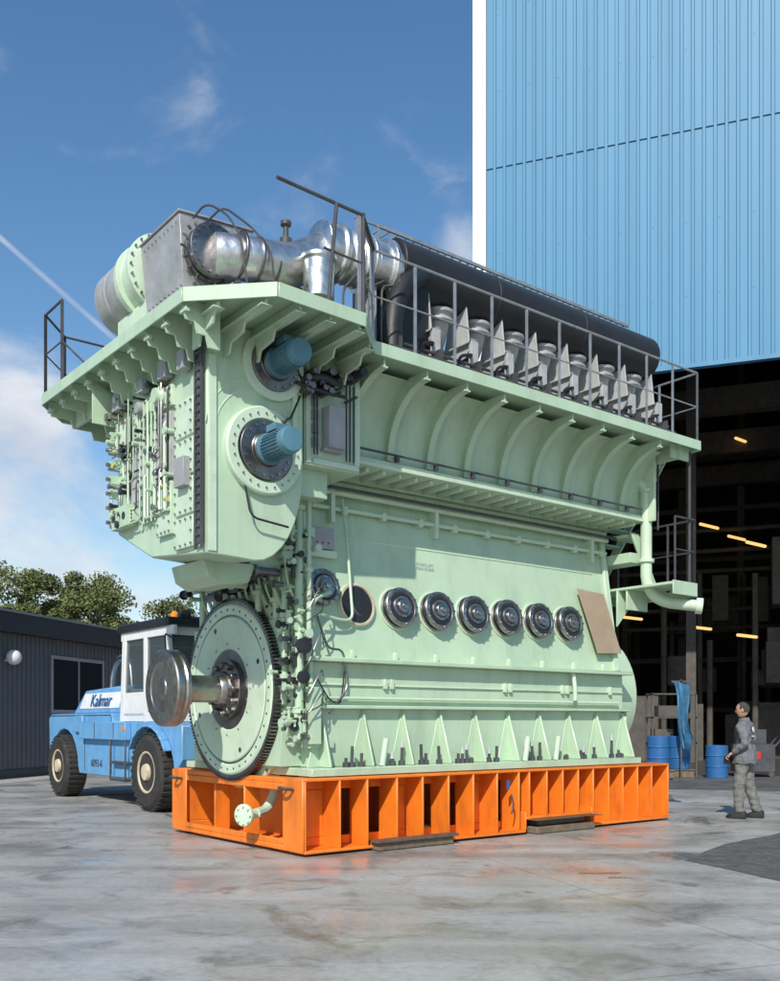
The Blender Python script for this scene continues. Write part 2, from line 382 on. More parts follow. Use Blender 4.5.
# deck
out=[(-1.75,3.35),(-1.7,-.5),(-1.05,-1.15),(.0,-1.1),(.5,-.6),(6.54,-.6),(6.54,3.6),(.3,3.9),(-1.3,3.9)]
p=Part('walkway_deck',GREEN,E,.004)
p.prism([(a,b_,5.575) for a,b_ in out],(0,0,.035))
n=len(out)
for i in range(n):
    a=Vector((*out[i],0)); b2=Vector((*out[(i+1)%n],0)); d_=(b2-a).normalized(); nn=Vector((d_.y,-d_.x,0))
    if nn.dot(a-Vector((2,1.5,0)))<0: nn=-nn
    p.hexa([a+Vector((0,0,5.5)),b2+Vector((0,0,5.5)),b2+Vector((0,0,5.64)),a+Vector((0,0,5.64))],
           [a+nn*.02+Vector((0,0,5.5)),b2+nn*.02+Vector((0,0,5.5)),b2+nn*.02+Vector((0,0,5.64)),a+nn*.02+Vector((0,0,5.64))])
p.done()
p=Part('deck_ribs',GREEN,E,.003)
for k in range(10):
    v=-.45+.42*k
    ui=-1.28 if v<2.05 else -.15
    zt=5.573
    uo=-1.68
    steps=3 if ui<-1 else 5
    pts=[(uo,v,zt),(ui,v,zt)]
    dep=.42 if ui<-1 else .6
    pts.append((ui,v,zt-dep))
    for s_ in range(steps,0,-1):
        f=s_/steps; uu=uo+(ui-uo)*f*.9; pts.append((uu,v,zt-.09-(dep-.09)*f)); pts.append((uo+(ui-uo)*(s_-1)/steps*.9+.03,v,zt-.09-(dep-.09)*f))
    pts.append((uo,v,zt-.1))
    p.prism(pts,(0,.025,0))
    p.box(uo,uo+.05,v-.05,v+.075,zt-.14,zt-.1)
for u,vo in ((-1.45,-.72),(-1.12,-1.05),(-.78,-1.11),(-.42,-1.1),(-.05,-1.08),(.3,-.78)):
    pts=[(u,vo,5.573),(u,-.18,5.573),(u,-.18,5.2),(u,-.32,5.2),(u,-.36,5.3),(u,-.6,5.33),(u,-.64,5.42),(u,vo,5.47)]
    p.prism(pts,(.025,0,0)); p.box(u-.05,u+.075,vo,-.2,5.445,5.46)
p.box(-1.6,-1.2,2.07,2.1,5.0,5.5); p.box(6.2,6.22,-.5,3,5.35,5.57)
for k in range(8): p.box(6.05,6.5,-.45+.5*k,-.42+.5*k,5.36,5.57)
p.box(-1.35,-1.32,2.06,3.3,5.28,5.57); p.box(-.8,-.77,2.06,3.6,5.2,5.57)
p.done()
# ---- forward cooler block
ol=[(-1.3,5.57),(-1.3,3.2),(-.75,3.17)]
for k in range(1,9):
    th=math.pi/2*k/8; ol.append((-.75+.6*math.sin(th),4.2-1.03*math.cos(th)))
ol+=[(-.15,5.57)]
p=Part('air_cooler_housing',GREEN,E,.015)
a=[p.bm.verts.new((x,-.2,z)) for x,z in ol]; 
mid=[p.bm.verts.new((x,1.1,z if z>3.4 else z+.12)) for x,z in ol]
en=[p.bm.verts.new((x,2.05,max(z,3.72))) for x,z in ol]
p._poly(a[::-1]); p._poly(en); 
for A_,B_ in ((a,mid),(mid,en)):
    for i in range(len(ol)): p._poly([A_[i],A_[(i+1)%len(ol)],B_[(i+1)%len(ol)],B_[i]])
p.done()
p=Part('cooler_neck',GREEN,E,.01)
p.box(-.13,.32,.02,2.6,4.0,5.56)
p.prism([(-1.0,.45,3.26),(-.95,.45,3.08),(-.8,.45,3.0),(-.45,.45,3.04),(-.35,.45,3.26)],(0,.8,0))
p.prism([(-.42,.5,3.26),(-.36,.5,3.14),(.3,.5,3.4),(.3,.5,4.1),(-.3,.5,3.5)],(0,1.5,0))
p.box(-.1,.64,-.15,.6,4.3,5.56)
p.box(-.5,.3,2.1,2.8,4.4,5.56)
p.done()
p=Part('housing_trim',GREEN2,E,.004)
p.box(-1.29,-1.2,-.225,-.198,3.22,5.2)
p.box(-.30,-.24,-.23,-.198,4.3,5.2)
p.box(.0,.62,-.175,-.148,4.32,4.38); p.box(.56,.63,-.175,-.148,4.38,5.5); p.box(-.09,-.03,-.175,-.148,4.32,5.5)
p.lathe((-.66,-.195,4.32),(0,-1,0),[(.46,0),(.46,.07),(.44,.085),(.33,.085),(.32,.05)],48)
p.lathe((-.54,-.195,5.24),(0,-1,0),[(.37,0),(.37,.05),(.30,.06)],40)
for k in range(6):
    rr_=.52+.035*k; pts=[(-.66+rr_*math.cos(t),-.2,4.42+rr_*math.sin(t)) for t in [R(100+9*j) for j in range(9)]]
    if k in (1,4): p.tube(pts,.009,6,0)
p.done()
p=Part('blower_flanges',DSTEEL,E,.003)
p.lathe((-.66,-.25,4.32),(0,-1,0),[(.31,0),(.31,.05),(.18,.055),(.17,.1)],36)
p.lathe((-.54,-.235,5.24),(0,-1,0),[(.28,0),(.28,.05),(.18,.055),(.17,.1)],36)
p.done()
p=Part('blower_bolts',STEEL,E,0); p.bolts((-.66,-.28,4.32),(0,-1,0),.27,18,.014,.04); p.bolts((-.54,-.27,5.24),(0,-1,0),.245,16,.012,.04); p.bolts((-.66,-.275,4.32),(0,-1,0),.385,24,.011,.02); p.done()
p=Part('blower_motors',MOTOR,E,.003)
for u,z,v0 in ((-.66,4.32,-.33),(-.54,5.24,-.32)):
    p.lathe((u,v0,z),(0,-1,0),[(.16,0),(.16,.03),(.125,.04),(.125,.36),(.135,.37),(.135,.43),(.12,.46),(.05,.465)],28)
    for a in range(26):
        t=a*2*math.pi/26; M=Matrix.Translation((u,0,z))@Matrix.Rotation(t,4,'Y'); p.box(.12,.142,v0-.36,v0-.05,-.004,.004,M)
    p.box(u-.09,u+.09,v0-.27,v0-.1,z+.13,z+.2); 
p.done()
p=Part('motor_cables',BLACKPL,E,0)
p.tube([(-.6,-.5,4.52),(-.5,-.45,4.65),(-.35,-.25,4.7),(-.2,-.22,5.0)],.012,6); p.tube([(-.5,-.5,5.44),(-.4,-.45,5.4),(-.25,-.25,5.2),(-.1,-.25,5.1)],.012,6); p.done()
# front face panels on u=-1.3
rnd=random.Random(3)
pa=Part('front_panels_green',GREEN2,E,.004); pc=Part('front_panels_grey',LGREY,E,.004); pb=Part('panel_bolts',STEEL,E,0)
def fpanel(P_,v0,v1,z0,z1,t=.03,nb=True):
    P_.box(-1.3-t,-1.298,v0,v1,z0,z1)
    if nb:
        nv=max(2,int((v1-v0)/.11)); nz=max(2,int((z1-z0)/.11))
        for i in range(nv+1):
            for zz in (z0+.03,z1-.03):
                vv=v0+.03+(v1-v0-.06)*i/nv; pb.cyl((-1.3-t,vv,zz),(-1.318-t,vv,zz),.013,n=6)
        for j in range(1,nz):
            for vv in (v0+.03,v1-.03):
                zz=z0+.03+(z1-z0-.06)*j/nz; pb.cyl((-1.3-t,vv,zz),(-1.318-t,vv,zz),.013,n=6)
for z0,z1 in ((3.3,3.62),(3.65,4.02),(4.05,4.42),(4.45,4.82)): fpanel(pa,.02,.44,z0,z1,.045)
fpanel(pa,.0,.46,3.27,4.86,.012,False)
fpanel(pc,.9,1.28,3.75,4.72,.05); fpanel(pc,1.32,1.7,3.95,4.6,.04); fpanel(pc,.52,.86,4.1,4.8,.06)
fpanel(pa,.52,.86,3.5,4.06,.05); fpanel(pa,.5,1.3,4.86,5.08,.05); fpanel(pa,1.35,2.0,4.7,5.0,.06); fpanel(pa,1.4,1.95,3.78,3.92,.09)
for x in (pa,pc,pb): x.done()
p=Part('front_fittings_steel',STEEL,E,.002); q=Part('front_fittings_green',GREEN,E,.003); k_=Part('front_fittings_black',BLACKPL,E,.0); lg=Part('junction_boxes',GREYP,E,.004)
yt=Part('tag_plates',YEL,E,0)
for i in range(56):
    v=rnd.choice([rnd.uniform(1.6,2.05),rnd.uniform(.45,2.0)]); z=rnd.uniform(3.75,5.25)
    P_=rnd.choice([p,p,q,k_,q]); l=rnd.uniform(.03,.11); r_=rnd.uniform(.012,.03)
    P_.cyl((-1.3,v,z),(-1.34-l,v,z),r_,n=10)
    if rnd.random()<.5: P_.cyl((-1.34-l,v,z),(-1.36-l,v,z),r_*1.5,n=10)
for i in range(30):
    v=rnd.uniform(.5,2.05); z=rnd.uniform(4.0,5.3); L_=rnd.uniform(.3,1.0)
    P_=rnd.choice([p,q,q,k_]); o_=rnd.uniform(.05,.12)
    P_.tube([(-1.3,v,z),(-1.3-o_,v,z),(-1.3-o_,v,max(3.75,z-L_)),(-1.3-o_,min(2.05,v+rnd.uniform(-.3,.3)),max(3.75,z-L_))],rnd.choice([.008,.012,.018]),6)
for i in range(5): q.tube([(-1.36,.88+.1*i,3.7),(-1.36,.88+.1*i,5.05)],.012,6)
for (v,z,w,h) in ((.08,5.12,.16,.2),(.5,5.15,.2,.2),(1.75,5.12,.2,.2),(.08,3.92,.22,.3),(1.1,5.15,.14,.14)):
    lg.box(-1.42,-1.33,v,v+w,z,z+h)
for i in range(8):
    z=3.8+.17*i
    q.box(-1.4,-1.24,2.02,2.07,z,z+.1); k_.cyl((-1.36,2.06,z+.05),(-1.36,2.12,z+.05),.025,n=10); p.cyl((-1.4,2.04,z+.05),(-1.45,2.04,z+.05),.022,n=10)
q.lathe((-1.3,.75,5.0),(-1,0,0),[(.11,0),(.11,.08),(.09,.1),(.08,.14)],24); lg.lathe((-1.3,1.25,5.0),(-1,0,0),[(.07,0),(.07,.1),(.06,.12)],20)
q.box(-1.42,-1.3,1.5,1.98,3.74,3.98)
for i in range(3): k_.cyl((-1.421,1.6+.14*i,3.86),(-1.425,1.6+.14*i,3.86),.045,n=14)
for i in range(4): v=rnd.uniform(.5,2); z=rnd.uniform(3.8,5); yt.box(-1.395,-1.39,v,v+.05,z,z+.025)
for x in (p,q,k_,lg,yt): x.done()
p=Part('cable_ladder',DGREY,E,0)
p.box(-1.36,-1.335,-.19,-.165,3.25,5.45); p.box(-1.36,-1.335,-.06,-.035,3.25,5.45)
for i in range(26): p.box(-1.355,-1.34,-.18,-.05,3.3+.083*i,3.325+.083*i)
for i in range(3): p.tube([(-1.33,-.15+.03*i,3.3),(-1.33,-.15+.03*i,5.5)],.01,6)
p.done()
p=Part('side_fittings_grey',GREYP,E,.004)
p.box(.12,.34,-.3,-.155,4.5,4.95); p.box(.1,.36,-.24,-.155,4.47,4.5)
for i in range(6): p.box(-.02,.06,-.2,-.155,4.5+.15*i,4.6+.15*i)
p.done()
p=Part('side_pipes_black',BLACKPL,E,0)
p.tube([(-.2,-.3,5.15),(-.05,-.4,5.2),(.15,-.4,5.15),(.3,-.25,5.2),(.45,-.2,5.3)],.035)
p.tube([(-.3,-.3,5.1),(.0,-.35,5.05),(.3,-.35,5.05)],.02); p.tube([(-.9,-.24,4.0),(-.85,-.3,3.6),(-.4,-.3,3.55)],.012)
p.lathe((.45,-.2,5.32),(0,-1,0),[(.07,0),(.07,.12),(.05,.14),(.05,.3)],16)
for i in range(3): p.tube([(.42+.05*i,-.2,5.25),(.42+.05*i,-.2,4.4)],.009,6)
for i in range(2): p.tube([(-.03+.04*i,-.23,4.4),(-.03+.04*i,-.23,5.4)],.01,6)
p.done()
p=Part('side_valves',DSTEEL,E,.002)
for i in range(24):
    u=rnd.uniform(-.2,.45); z=rnd.uniform(5.0,5.35); p.cyl((u,-.16,z),(u,-.16-rnd.uniform(.1,.25),z),rnd.uniform(.015,.045),n=10)
p.done()
# clutter at corner column
p=Part('end_pipes_green',GREEN,E,.0); q=Part('end_pipes_steel',DSTEEL,E,0); k_=Part('end_valves_dark',BLACKPL,E,.0)
for (u,v,z0,z1,r_) in ((.12,.3,1.3,4.2,.05),(.05,.5,1.7,3.6,.035),(.2,.22,2.2,4.4,.03),(.1,.75,2.6,3.8,.05),(.0,1.0,2.7,3.5,.04),(.15,2.7,1.3,3.9,.05),(.28,.3,1.2,2.9,.028)):
    p.tube([(u,v,z0),(u,v,z1),(u+.3,v+.05,z1+.12)],r_,12)
    for zz in (z0+.3,z0+1.0,z1-.3):
        if zz<z1: p.cyl((u,v,zz),(u,v,zz+.05),r_*1.7,n=14)
for i in range(110):
    u=rnd.uniform(-.08,.28); v=rnd.uniform(.2,.5); z=rnd.uniform(1.25,3.7)
    P_=rnd.choice([p,p,p,q,k_]); r_=rnd.uniform(.012,.036); ax=rnd.choice([(-1,0,0),(0,-1,0),(0,0,1)]); l=rnd.uniform(.05,.14)
    a=Vector((u,v,z)); P_.cyl(a,a+Vector(ax)*l,r_,n=8); P_.cyl(a+Vector(ax)*l,a+Vector(ax)*(l+.02),r_*1.6,n=8)
for i in range(70):
    u=rnd.uniform(-.2,.2); v=rnd.uniform(.45,2.7); z=rnd.uniform(3.05,3.7)
    P_=rnd.choice([p,p,q,k_,q]); r_=rnd.uniform(.015,.05); ax=rnd.choice([(-1,0,0),(0,-1,0),(0,0,1),(0,1,0)]); l=rnd.uniform(.1,.3)
    a=Vector((u,v,z)); P_.cyl(a,a+Vector(ax)*l,r_,n=10); P_.cyl(a+Vector(ax)*l,a+Vector(ax)*(l+.03),r_*1.5,n=10)
for i in range(14):
    v=.35+.16*i; p.tube([(.15,v,2.8),(.0,v,3.05),(-.05,v,3.4),(.25,v+.1,3.7)],rnd.choice([.015,.025,.04]),8)
q.tube([(.3,.2,2.7),(.5,.28,2.35),(.75,.33,2.35),(.8,.3,1.9),(.5,.25,1.6)],.014)
k_.tube([(.35,.28,2.0),(.5,.25,1.75),(.7,.3,1.7),(.75,.3,2.1)],.009)
for i in range(8):
    z=1.4+rnd.random()*1.8; q.tube([(.1,.2,z),(.1,.1,z+.05),(.3,.1,z+rnd.uniform(.1,.5)),(.45,.3,z+.3)],.008,6)
p.tube([(.42,.32,2.75),(.75,.36,2.7),(.93,.38,2.72),(.93,.5,3.7),(.93,.6,4.2)],.018)
p.tube([(.2,.25,4.3),(.2,.1,4.35),(.3,.05,4.9)],.03)
p.box(.22,.34,.18,.34,1.25,1.9); p.box(.24,.6,.3,.4,1.2,1.3)
k_.lathe((.05,.18,2.35),(0,-1,0),[(.05,0),(.05,.05),(.09,.06),(.09,.12),(.04,.13)],18); k_.lathe((.05,.18,2.0),(0,-1,0),[(.04,0),(.04,.05),(.075,.06),(.075,.1),(.04,.11)],18)
for x in (p,q,k_): x.done()
bx('instrument_box',GREYP,(.42,.75,.5,.66,3.55,3.8),bevel=.004)
bx('instrument_bracket',GREEN2,(.38,.8,.52,.68,3.45,3.54),bevel=.004)
p=Part('instrument_lights',RED,E,0); 
for i in range(3): p.cyl((.5+.08*i,.502,3.62),(.5+.08*i,.49,3.62),.012,n=8)
p.done()
# ---- casings, flywheel and shaft
AX=(-1,0,0); fc=lambda u:(u,1.63,1.90)
p=Part('end_casing',GREEN,E,.01)
p.box(.04,.32,.55,2.75,.98,2.7)
p.lathe(fc(.3),AX,[(1.22,0),(1.22,.2),(1.16,.22)],64)
p.box(5.94,6.25,.6,2.7,.98,2.2)
p.lathe((5.96,1.63,1.9),(1,0,0),[(1.12,0),(1.12,.55),(1.02,.6),(.6,.62)],64)
p.box(5.96,6.0,.3,.8,.98,1.7)
p.done()
p=Part('flywheel_body',GREEN2,E,.006)
p.lathe(fc(.06),AX,[(1.07,0),(1.07,.1),(1.03,.13),(.93,.13),(.915,.11),(.90,.11),(.885,.13),(.5,.13),(.49,.11),(.38,.11)],96)
p.done()
p=Part('flywheel_gear_rim',DSTEEL,E,0)
p.lathe(fc(.05),AX,[(1.09,0),(1.09,.105)],96)
for i in range(150):
    t=i*2*math.pi/150; M=Matrix.Translation(fc(.05))@Matrix.Rotation(t,4,'X')
    p.box(-.105,-.0,1.085,1.125,-.011,.011,M)
p.done()
p=Part('flywheel_holes',DGREY,E,0); p.bolts(fc(-.062),AX,.98,40,.016,.012); p.bolts(fc(-.062),AX,.8,4,.035,.012,.4); p.done()
p=Part('flywheel_bolts',STEEL,E,0); p.bolts(fc(-.062),AX,.56,12,.012,.02); p.done()
p=Part('crankshaft_coupling',DSTEEL,E,.004)
p.lathe(fc(-.04),AX,[(.37,0),(.37,.07),(.22,.08),(.2,.12)],48); p.bolts(fc(-.1),AX,.3,12,.042,.08)
p.done()
p=Part('output_shaft',STEEL,E,.006)
p.lathe(fc(-.14),AX,[(.2,0),(.18,.08),(.165,.1),(.165,.62),(.2,.64)],40)
p.lathe(fc(-.76),AX,[(.44,0),(.455,.01),(.455,.06),(.44,.065),(.44,.09),(.455,.095),(.455,.17),(.44,.185),(.30,.187),(.29,.175),(.13,.175),(.12,.19),(.05,.19)],72)
p.done()
p=Part('flange_holes',DGREY,E,0); p.bolts(fc(-.944),AX,.37,16,.03,.004); p.done()
p=Part('shaft_flange_band',LGREY,E,0); p.lathe(fc(-.68),AX,[(.19,0),(.26,.04),(.26,.07)],32); p.done()
p=Part('casing_bolts',DGREY,E,0); p.bolts(fc(.1),AX,1.185,46,.018,.03); p.done()
p=Part('drain_fitting',GREEN2,E,.003)
p.lathe((-.1,.95,.42),(-1,-.4,0),[(.06,0),(.06,.14),(.13,.15),(.13,.19),(.06,.2)],24); p.tube([(-.05,.97,.42),(.2,1.1,.45),(.3,1.1,.7)],.06); p.bolts((-.22,.89,.42),(-1,-.4,0),.1,8,.012,.09)
p.done()
# ---- deck top machinery
p=Part('exhaust_receiver',BLACK,E,.01)
p.lathe((1.25,.1,6.93),(1,0,0),[(.27,0),(.33,.02),(.33,1.55),(.337,1.56),(.337,1.6),(.33,1.61),(.33,3.2),(.337,3.21),(.337,3.25),(.33,3.26),(.33,4.84),(.28,4.9)],40)
p.done()
p=Part('exhaust_branches',ALUD,E,.01); q=Part('exhaust_branch_black',BLACK,E,.01); s3=Part('branch_supports',LGREY,E,.003)
for i in range(8):
    u=1.45+.62*i
    p.tube([(u,.1,6.72),(u,.15,6.4),(u+.08,.4,6.2),(u+.15,.9,6.15)],.14,14)
    p.lathe((u,.11,6.62),(0,.1,-1),[(.19,0),(.19,.05),(.15,.06),(.15,.1),(.19,.11),(.19,.15)],18)
    s3.prism([(u+.25,-.22,5.62),(u+.25,.45,5.62),(u+.25,.2,6.68),(u+.25,-.1,6.68)],(.02,0,0)); s3.box(u+.2,u+.32,-.25,-.2,5.615,6.2); s3.box(u+.2,u+.32,-.2,.4,6.18,6.2)
    q.lathe((u+.2,.9,5.62),(0,0,1),[(.24,0),(.24,.5),(.2,.55),(.2,.85),(.1,.9)],20)
    q.tube([(u-.1,-.35,5.62),(u-.1,-.35,5.9),(u+.2,-.3,6.0),(u+.3,.3,6.0)],.02,8)
p.done(); q.done(); s3.done()
p=Part('deck_pipe_runs',DGREY,E,0); p.tube([(.9,-.4,5.74),(6.2,-.4,5.74)],.03,8); p.tube([(.9,-.3,5.86),(6.2,-.3,5.86)],.02,8)
for i in range(9): p.box(1.0+.62*i,1.04+.62*i,-.43,-.27,5.61,5.88)
p.done()
bx('cylinder_cover_casing',DGREY,(.7,6.0,.95,2.3,5.612,6.35))
p=Part('top_grating_frame',GALV,E,.0)
for v in (.35,.85):
    p.box(1.3,6.1,v,v+.03,7.52,7.56)
for i in range(36): p.box(1.35+.133*i,1.365+.133*i,.38,.85,7.525,7.55)
for u in (1.3,2.5,3.7,4.9,6.0):
    p.box(u,u+.03,.36,.38,6.2,7.52); p.box(u,u+.03,.85,.88,6.2,7.52)
p.cyl((1.3,.86,7.85),(3.4,.86,7.85),.014,n=8)
for u in (1.32,2.0,2.7,3.38): p.box(u,u+.02,.85,.87,7.55,7.85)
p.done()
# turbocharger and ducts
p=Part('turbocharger_silencer',ALUD,E,.006)
p.lathe((-.95,2.0,6.72),(0,1,0),[(.40,0),(.42,.01),(.42,.3),(.40,.31),(.42,.32),(.42,.62),(.36,.68),(.1,.7)],40)
p.done()
p=Part('turbocharger_body',GREEN2,E,.006)
p.lathe((-.95,1.45,6.72),(0,1,0),[(.3,0),(.40,.04),(.46,.06),(.46,.12),(.41,.13),(.41,.38),(.46,.39),(.46,.46),(.42,.5),(.42,.55)],40)
p.box(-1.2,-.7,1.2,2.3,5.62,6.35)
p.done()
p=Part('turbo_bolts',STEEL,E,0); p.bolts((-.95,1.5,6.72),(0,-1,0),.43,24,.014,.03); p.bolts((-.95,.28,6.52),(0,-1,0),.26,20,.014,.04); p.done()
p=Part('turbine_casing_cladding',ALUD,E,.006)
p.hexa([(-1.22,.48,6.1),(-.65,.48,6.1),(-.65,1.4,6.1),(-1.22,1.4,6.1)],[(-1.3,.42,6.88),(-.4,.45,6.96),(-.4,1.4,6.96),(-1.3,1.4,6.88)])
p.hexa([(-1.32,.40,6.882),(-.38,.43,6.962),(-.38,1.42,6.962),(-1.32,1.42,6.882)],[(-1.32,.40,6.905),(-.38,.43,6.985),(-.38,1.42,6.985),(-1.32,1.42,6.905)])
p.done()
p=Part('cladding_rivets',STEEL,E,0)
for i in range(9): p.cyl((-1.24,.5+.1*i,6.8),(-1.305,.5+.1*i,6.8),.008,n=6); p.cyl((-1.2,.5+.1*i,6.15),(-1.25,.5+.1*i,6.15),.008,n=6)
p.done()
p=Part('turbine_flange',DSTEEL,E,.004)
p.lathe((-.95,.45,6.52),(0,-1,0),[(.29,0),(.29,.06),(.25,.07),(.25,.12),(.29,.13),(.29,.18),(.15,.2)],36)
p.done()
p=Part('exhaust_duct_cladding',ALU,E,.004)
p.tube([(-.95,.3,6.48),(-.6,.15,6.48),(-.1,.1,6.53),(.15,.1,6.7),(.4,.1,6.85)],.23,24)
p.lathe((.2,.1,6.84),(1,0,0),[(.2,0),(.3,.03),(.3,.22),(.33,.24),(.33,.3),(.26,.31),(.30,.34),(.26,.38),(.30,.42),(.26,.46),(.30,.5),(.26,.54),(.30,.58),(.26,.62),(.33,.64),(.33,.7),(.3,.72),(.3,.9),(.36,.92),(.36,.98),(.3,1.0),(.3,1.06)],36)
p.lathe((.05,-.2,6.1),(0,0,1),[(.17,0),(.17,.4),(.2,.42),(.2,.46)],24)
p.done()
p=Part('duct_straps',DSTEEL,E,0)
for u in (-.75,-.55,-.35): p.lathe((u,.14,6.49),(1,-.1,0),[(.236,0),(.24,.005),(.24,.025),(.236,.03)],30)
p.done()
p=Part('deck_machinery_supports',GREYP,E,.004)
for u in (.3,.9): p.box(u,u+.06,-.05,.35,5.61,6.7)
p.box(-.9,-.2,.0,.6,5.61,6.1); p.box(-.2,.5,.4,1.2,5.61,6.5)
p.done()
p=Part('deck_valves',DGREY,E,0); pp=Part('deck_fittings_bright',STEEL,E,0)
for i in range(16):   # small sensors seated on the flange and clad box
    a=R(20*i); c=Vector((-.95,.38,6.52))+Vector((.3*math.cos(a),0,.3*math.sin(a)))
    (p if i%2 else pp).cyl(c,c+Vector((math.cos(a)*.05,0,math.sin(a)*.05)),.015,n=8)
for i in range(30):   # valves on the support block below the duct
    u=rnd.uniform(-.9,-.2) ; z=rnd.uniform(5.68,6.08); P_=rnd.choice([p,pp]); P_.cyl((u,.01,z),(u,-rnd.uniform(.06,.2),z),rnd.uniform(.012,.035),n=8)
for i in range(8): p.tube([(-.2+.18*i,-.25,5.65),(-.2+.18*i,-.25,6.1+.06*i),(.1+.18*i,-.12,6.6)],.014)
p.tube([(-1.15,.4,6.85),(-1.1,.2,6.95),(-.9,.1,6.85),(-.8,.0,6.6),(-.8,-.1,6.2),(-.7,-.1,5.62)],.012,6)
p.tube([(-1.0,.4,6.85),(-.9,.2,6.98),(-.6,.1,6.8),(-.5,-.12,6.5),(-.4,-.12,5.62)],.012,6)
p.lathe((-.15,.15,6.78),(0,0,1),[(.07,0),(.07,.06),(.03,.08),(.03,.2),(.06,.21),(.06,.25)],14)
p.done(); pp.done()
p=Part('black_duct',BLACK,E,.01)
p.tube([(1.0,-.3,5.65),(1.0,-.28,6.3),(1.4,-.2,6.75),(1.8,0,6.9)],.12,16); p.box(1.1,1.7,-.12,.3,5.62,6.7)
p.done()
# railings
p=Part('deck_railing',GALV,E,0)
rail(p,[(.5,-.58),(6.5,-.58)],5.64,1.0,.6)
rail(p,[(6.5,-.58),(6.5,3.4)],5.64,1.0,.65)
rail(p,[(-.05,-1.08),(.48,-.58)],5.64,1.0,.75)
p.done()
p=Part('corner_railing',DGREY,E,0)
p.cyl((-1.05,-1.13,6.64),(0,-1.08,6.64),.018,n=8); p.cyl((-.5,-1.11,6.15),(0,-1.08,6.15),.012,n=8)
p.cyl((-.45,-1.11,5.6),(-.35,-1.11,6.64),.02,n=8); p.cyl((0,-1.08,5.5),(0,-1.08,6.66),.022,n=8)
p.cyl((.0,-1.08,6.64),(.5,-.6,6.64),.018,n=8)
rail(p,[(-1.73,3.32),(-1.72,2.75)],5.64,1.0,.6); rail(p,[(-1.73,3.32),(-1.3,3.85),(3,3.85)],5.64,1.0,.8)
p.cyl((-1.72,2.75,6.14),(-1.7,2.1,5.7),.012,n=8)
p.done()
# aft stair, pipe, low platform
p=Part('aft_platform',GREEN,E,.005)
p.box(5.98,6.62,-.5,1.6,3.5,3.54); p.box(6.0,6.6,-.52,-.502,3.36,3.56); p.box(6.6,6.62,-.5,1.6,3.36,3.498); p.box(6.0,6.5,.3,.33,3.2,3.5)
p.prism([(5.96,.45,3.5),(6.5,.45,3.5),(5.96,.45,2.95)],(0,.03,0))
for i in range(8):
    p.box(5.98,6.5,1.5-.16*i-.2,1.5-.16*i,3.6+.22*i,3.63+.22*i)
p.prism([(6.5,1.5,3.5),(6.5,.1,5.5),(6.5,-.05,5.5),(6.5,1.3,3.5)],(.03,0,0)); p.prism([(5.97,1.5,3.5),(5.97,.1,5.5),(5.97,-.05,5.5),(5.97,1.3,3.5)],(.02,0,0))
p.box(5.97,6.5,.3,.6,4.3,4.34); p.box(5.95,6.3,.2,.9,3.9,4.05)
p.prism([(5.97,.2,4.35),(6.15,.2,4.35),(6.6,.2,3.6),(6.45,.2,3.6)],(0,.04,0))
p.done()
p=Part('aft_water_pipe',GREEN2,E,.003)
p.tube([(6.0,.3,5.15),(6.15,.1,5.1),(6.17,.08,4.8),(6.17,.08,3.55),(6.25,-.1,3.3),(6.62,-.55,3.22)],.085,18)
p.cyl((6.17,.08,4.95),(6.17,.08,5.0),.12,n=20); p.cyl((6.17,.08,3.9),(6.17,.08,3.95),.12,n=20); p.cyl((6.58,-.5,3.228),(6.64,-.575,3.217),.12,n=20)
p.done()
p=Part('aft_railing',DGREY,E,0)
rail(p,[(6.1,-.48),(6.58,-.48),(6.58,1.4)],3.55,.95,.5)
p.cyl((6.5,-.45,3.5),(6.5,-.45,5.5),.02,n=8); p.cyl((6.35,.0,4.4),(6.35,.0,5.5),.015,n=8)
p.done()
# ---------------------------------------------------------------- forklift
F=empty('forklift_truck',O,AZ)
VR,VF=10.45,6.2
p=Part('chassis',BLUEP,F,.015)
a1=[(VF-.8*math.cos(math.pi*k/10),.62+.8*math.sin(math.pi*k/10)) for k in range(11)]
a2=[(VR-.78*math.cos(math.pi*k/10),.62+.74*math.sin(math.pi*k/10)) for k in range(11)]
side=[(11.3,.75),(11.35,1.58),(11.2,1.66),(8.0,1.66),(7.95,1.5),(5.3,1.5),(5.12,1.44),(5.12,.9)]+a1+[(7.05,.5),(9.6,.5)]+a2
p.prism([(1.02,a,b_) for a,b_ in side],(2.2,0,0))
p.box(1.15,3.05,11.1,11.5,.7,1.55)
p.done()
p=Part('fenders',BLUEP,F,.01)
def fender(vc,rr,k0,k1,w=.14):
    c=lambda t,r_:(vc-r_*math.cos(t),.62+r_*math.sin(t))
    for k in range(k0,k1):
        t0=math.pi*k/12; t1=math.pi*(k+1)/12
        (a,b_),(c_,d_)=c(t0,rr),c(t1,rr); (e_,f_),(g_,h_)=c(t0,rr+.035),c(t1,rr+.035)
        p.hexa([(.88,a,b_),(.88,c_,d_),(.88,g_,h_),(.88,e_,f_)],[(1.018,a,b_),(1.018,c_,d_),(1.018,g_,h_),(1.018,e_,f_)])
fender(VF,.8,2,10); 
p.box(.9,1.018,7.1,9.3,1.18,1.5); p.box(.96,1.018,9.3,9.75,1.3,1.62)
p.done()
p=Part('panel_gaps',DGREY,F,0)
for v in (7.98,9.3): p.box(1.012,1.0195,v,v+.015,.55,1.6)
p.box(1.012,1.0195,8.0,11.2,1.62,1.635); p.box(.893,.8995,7.6,7.62,1.2,1.48); p.box(.893,.8995,8.5,8.52,1.2,1.48)
p.done()
p=Part('undercarriage',DGREY,F,.01); p.box(1.4,2.85,5.2,11.2,.45,1.2); p.box(.9,1.02,7.1,7.8,.45,.5); p.box(.92,1.02,7.1,7.8,.75,.8); p.box(.9,.93,7.1,7.13,.45,1.2);p.box(.9,.93,7.77,7.8,.45,1.2); p.done()
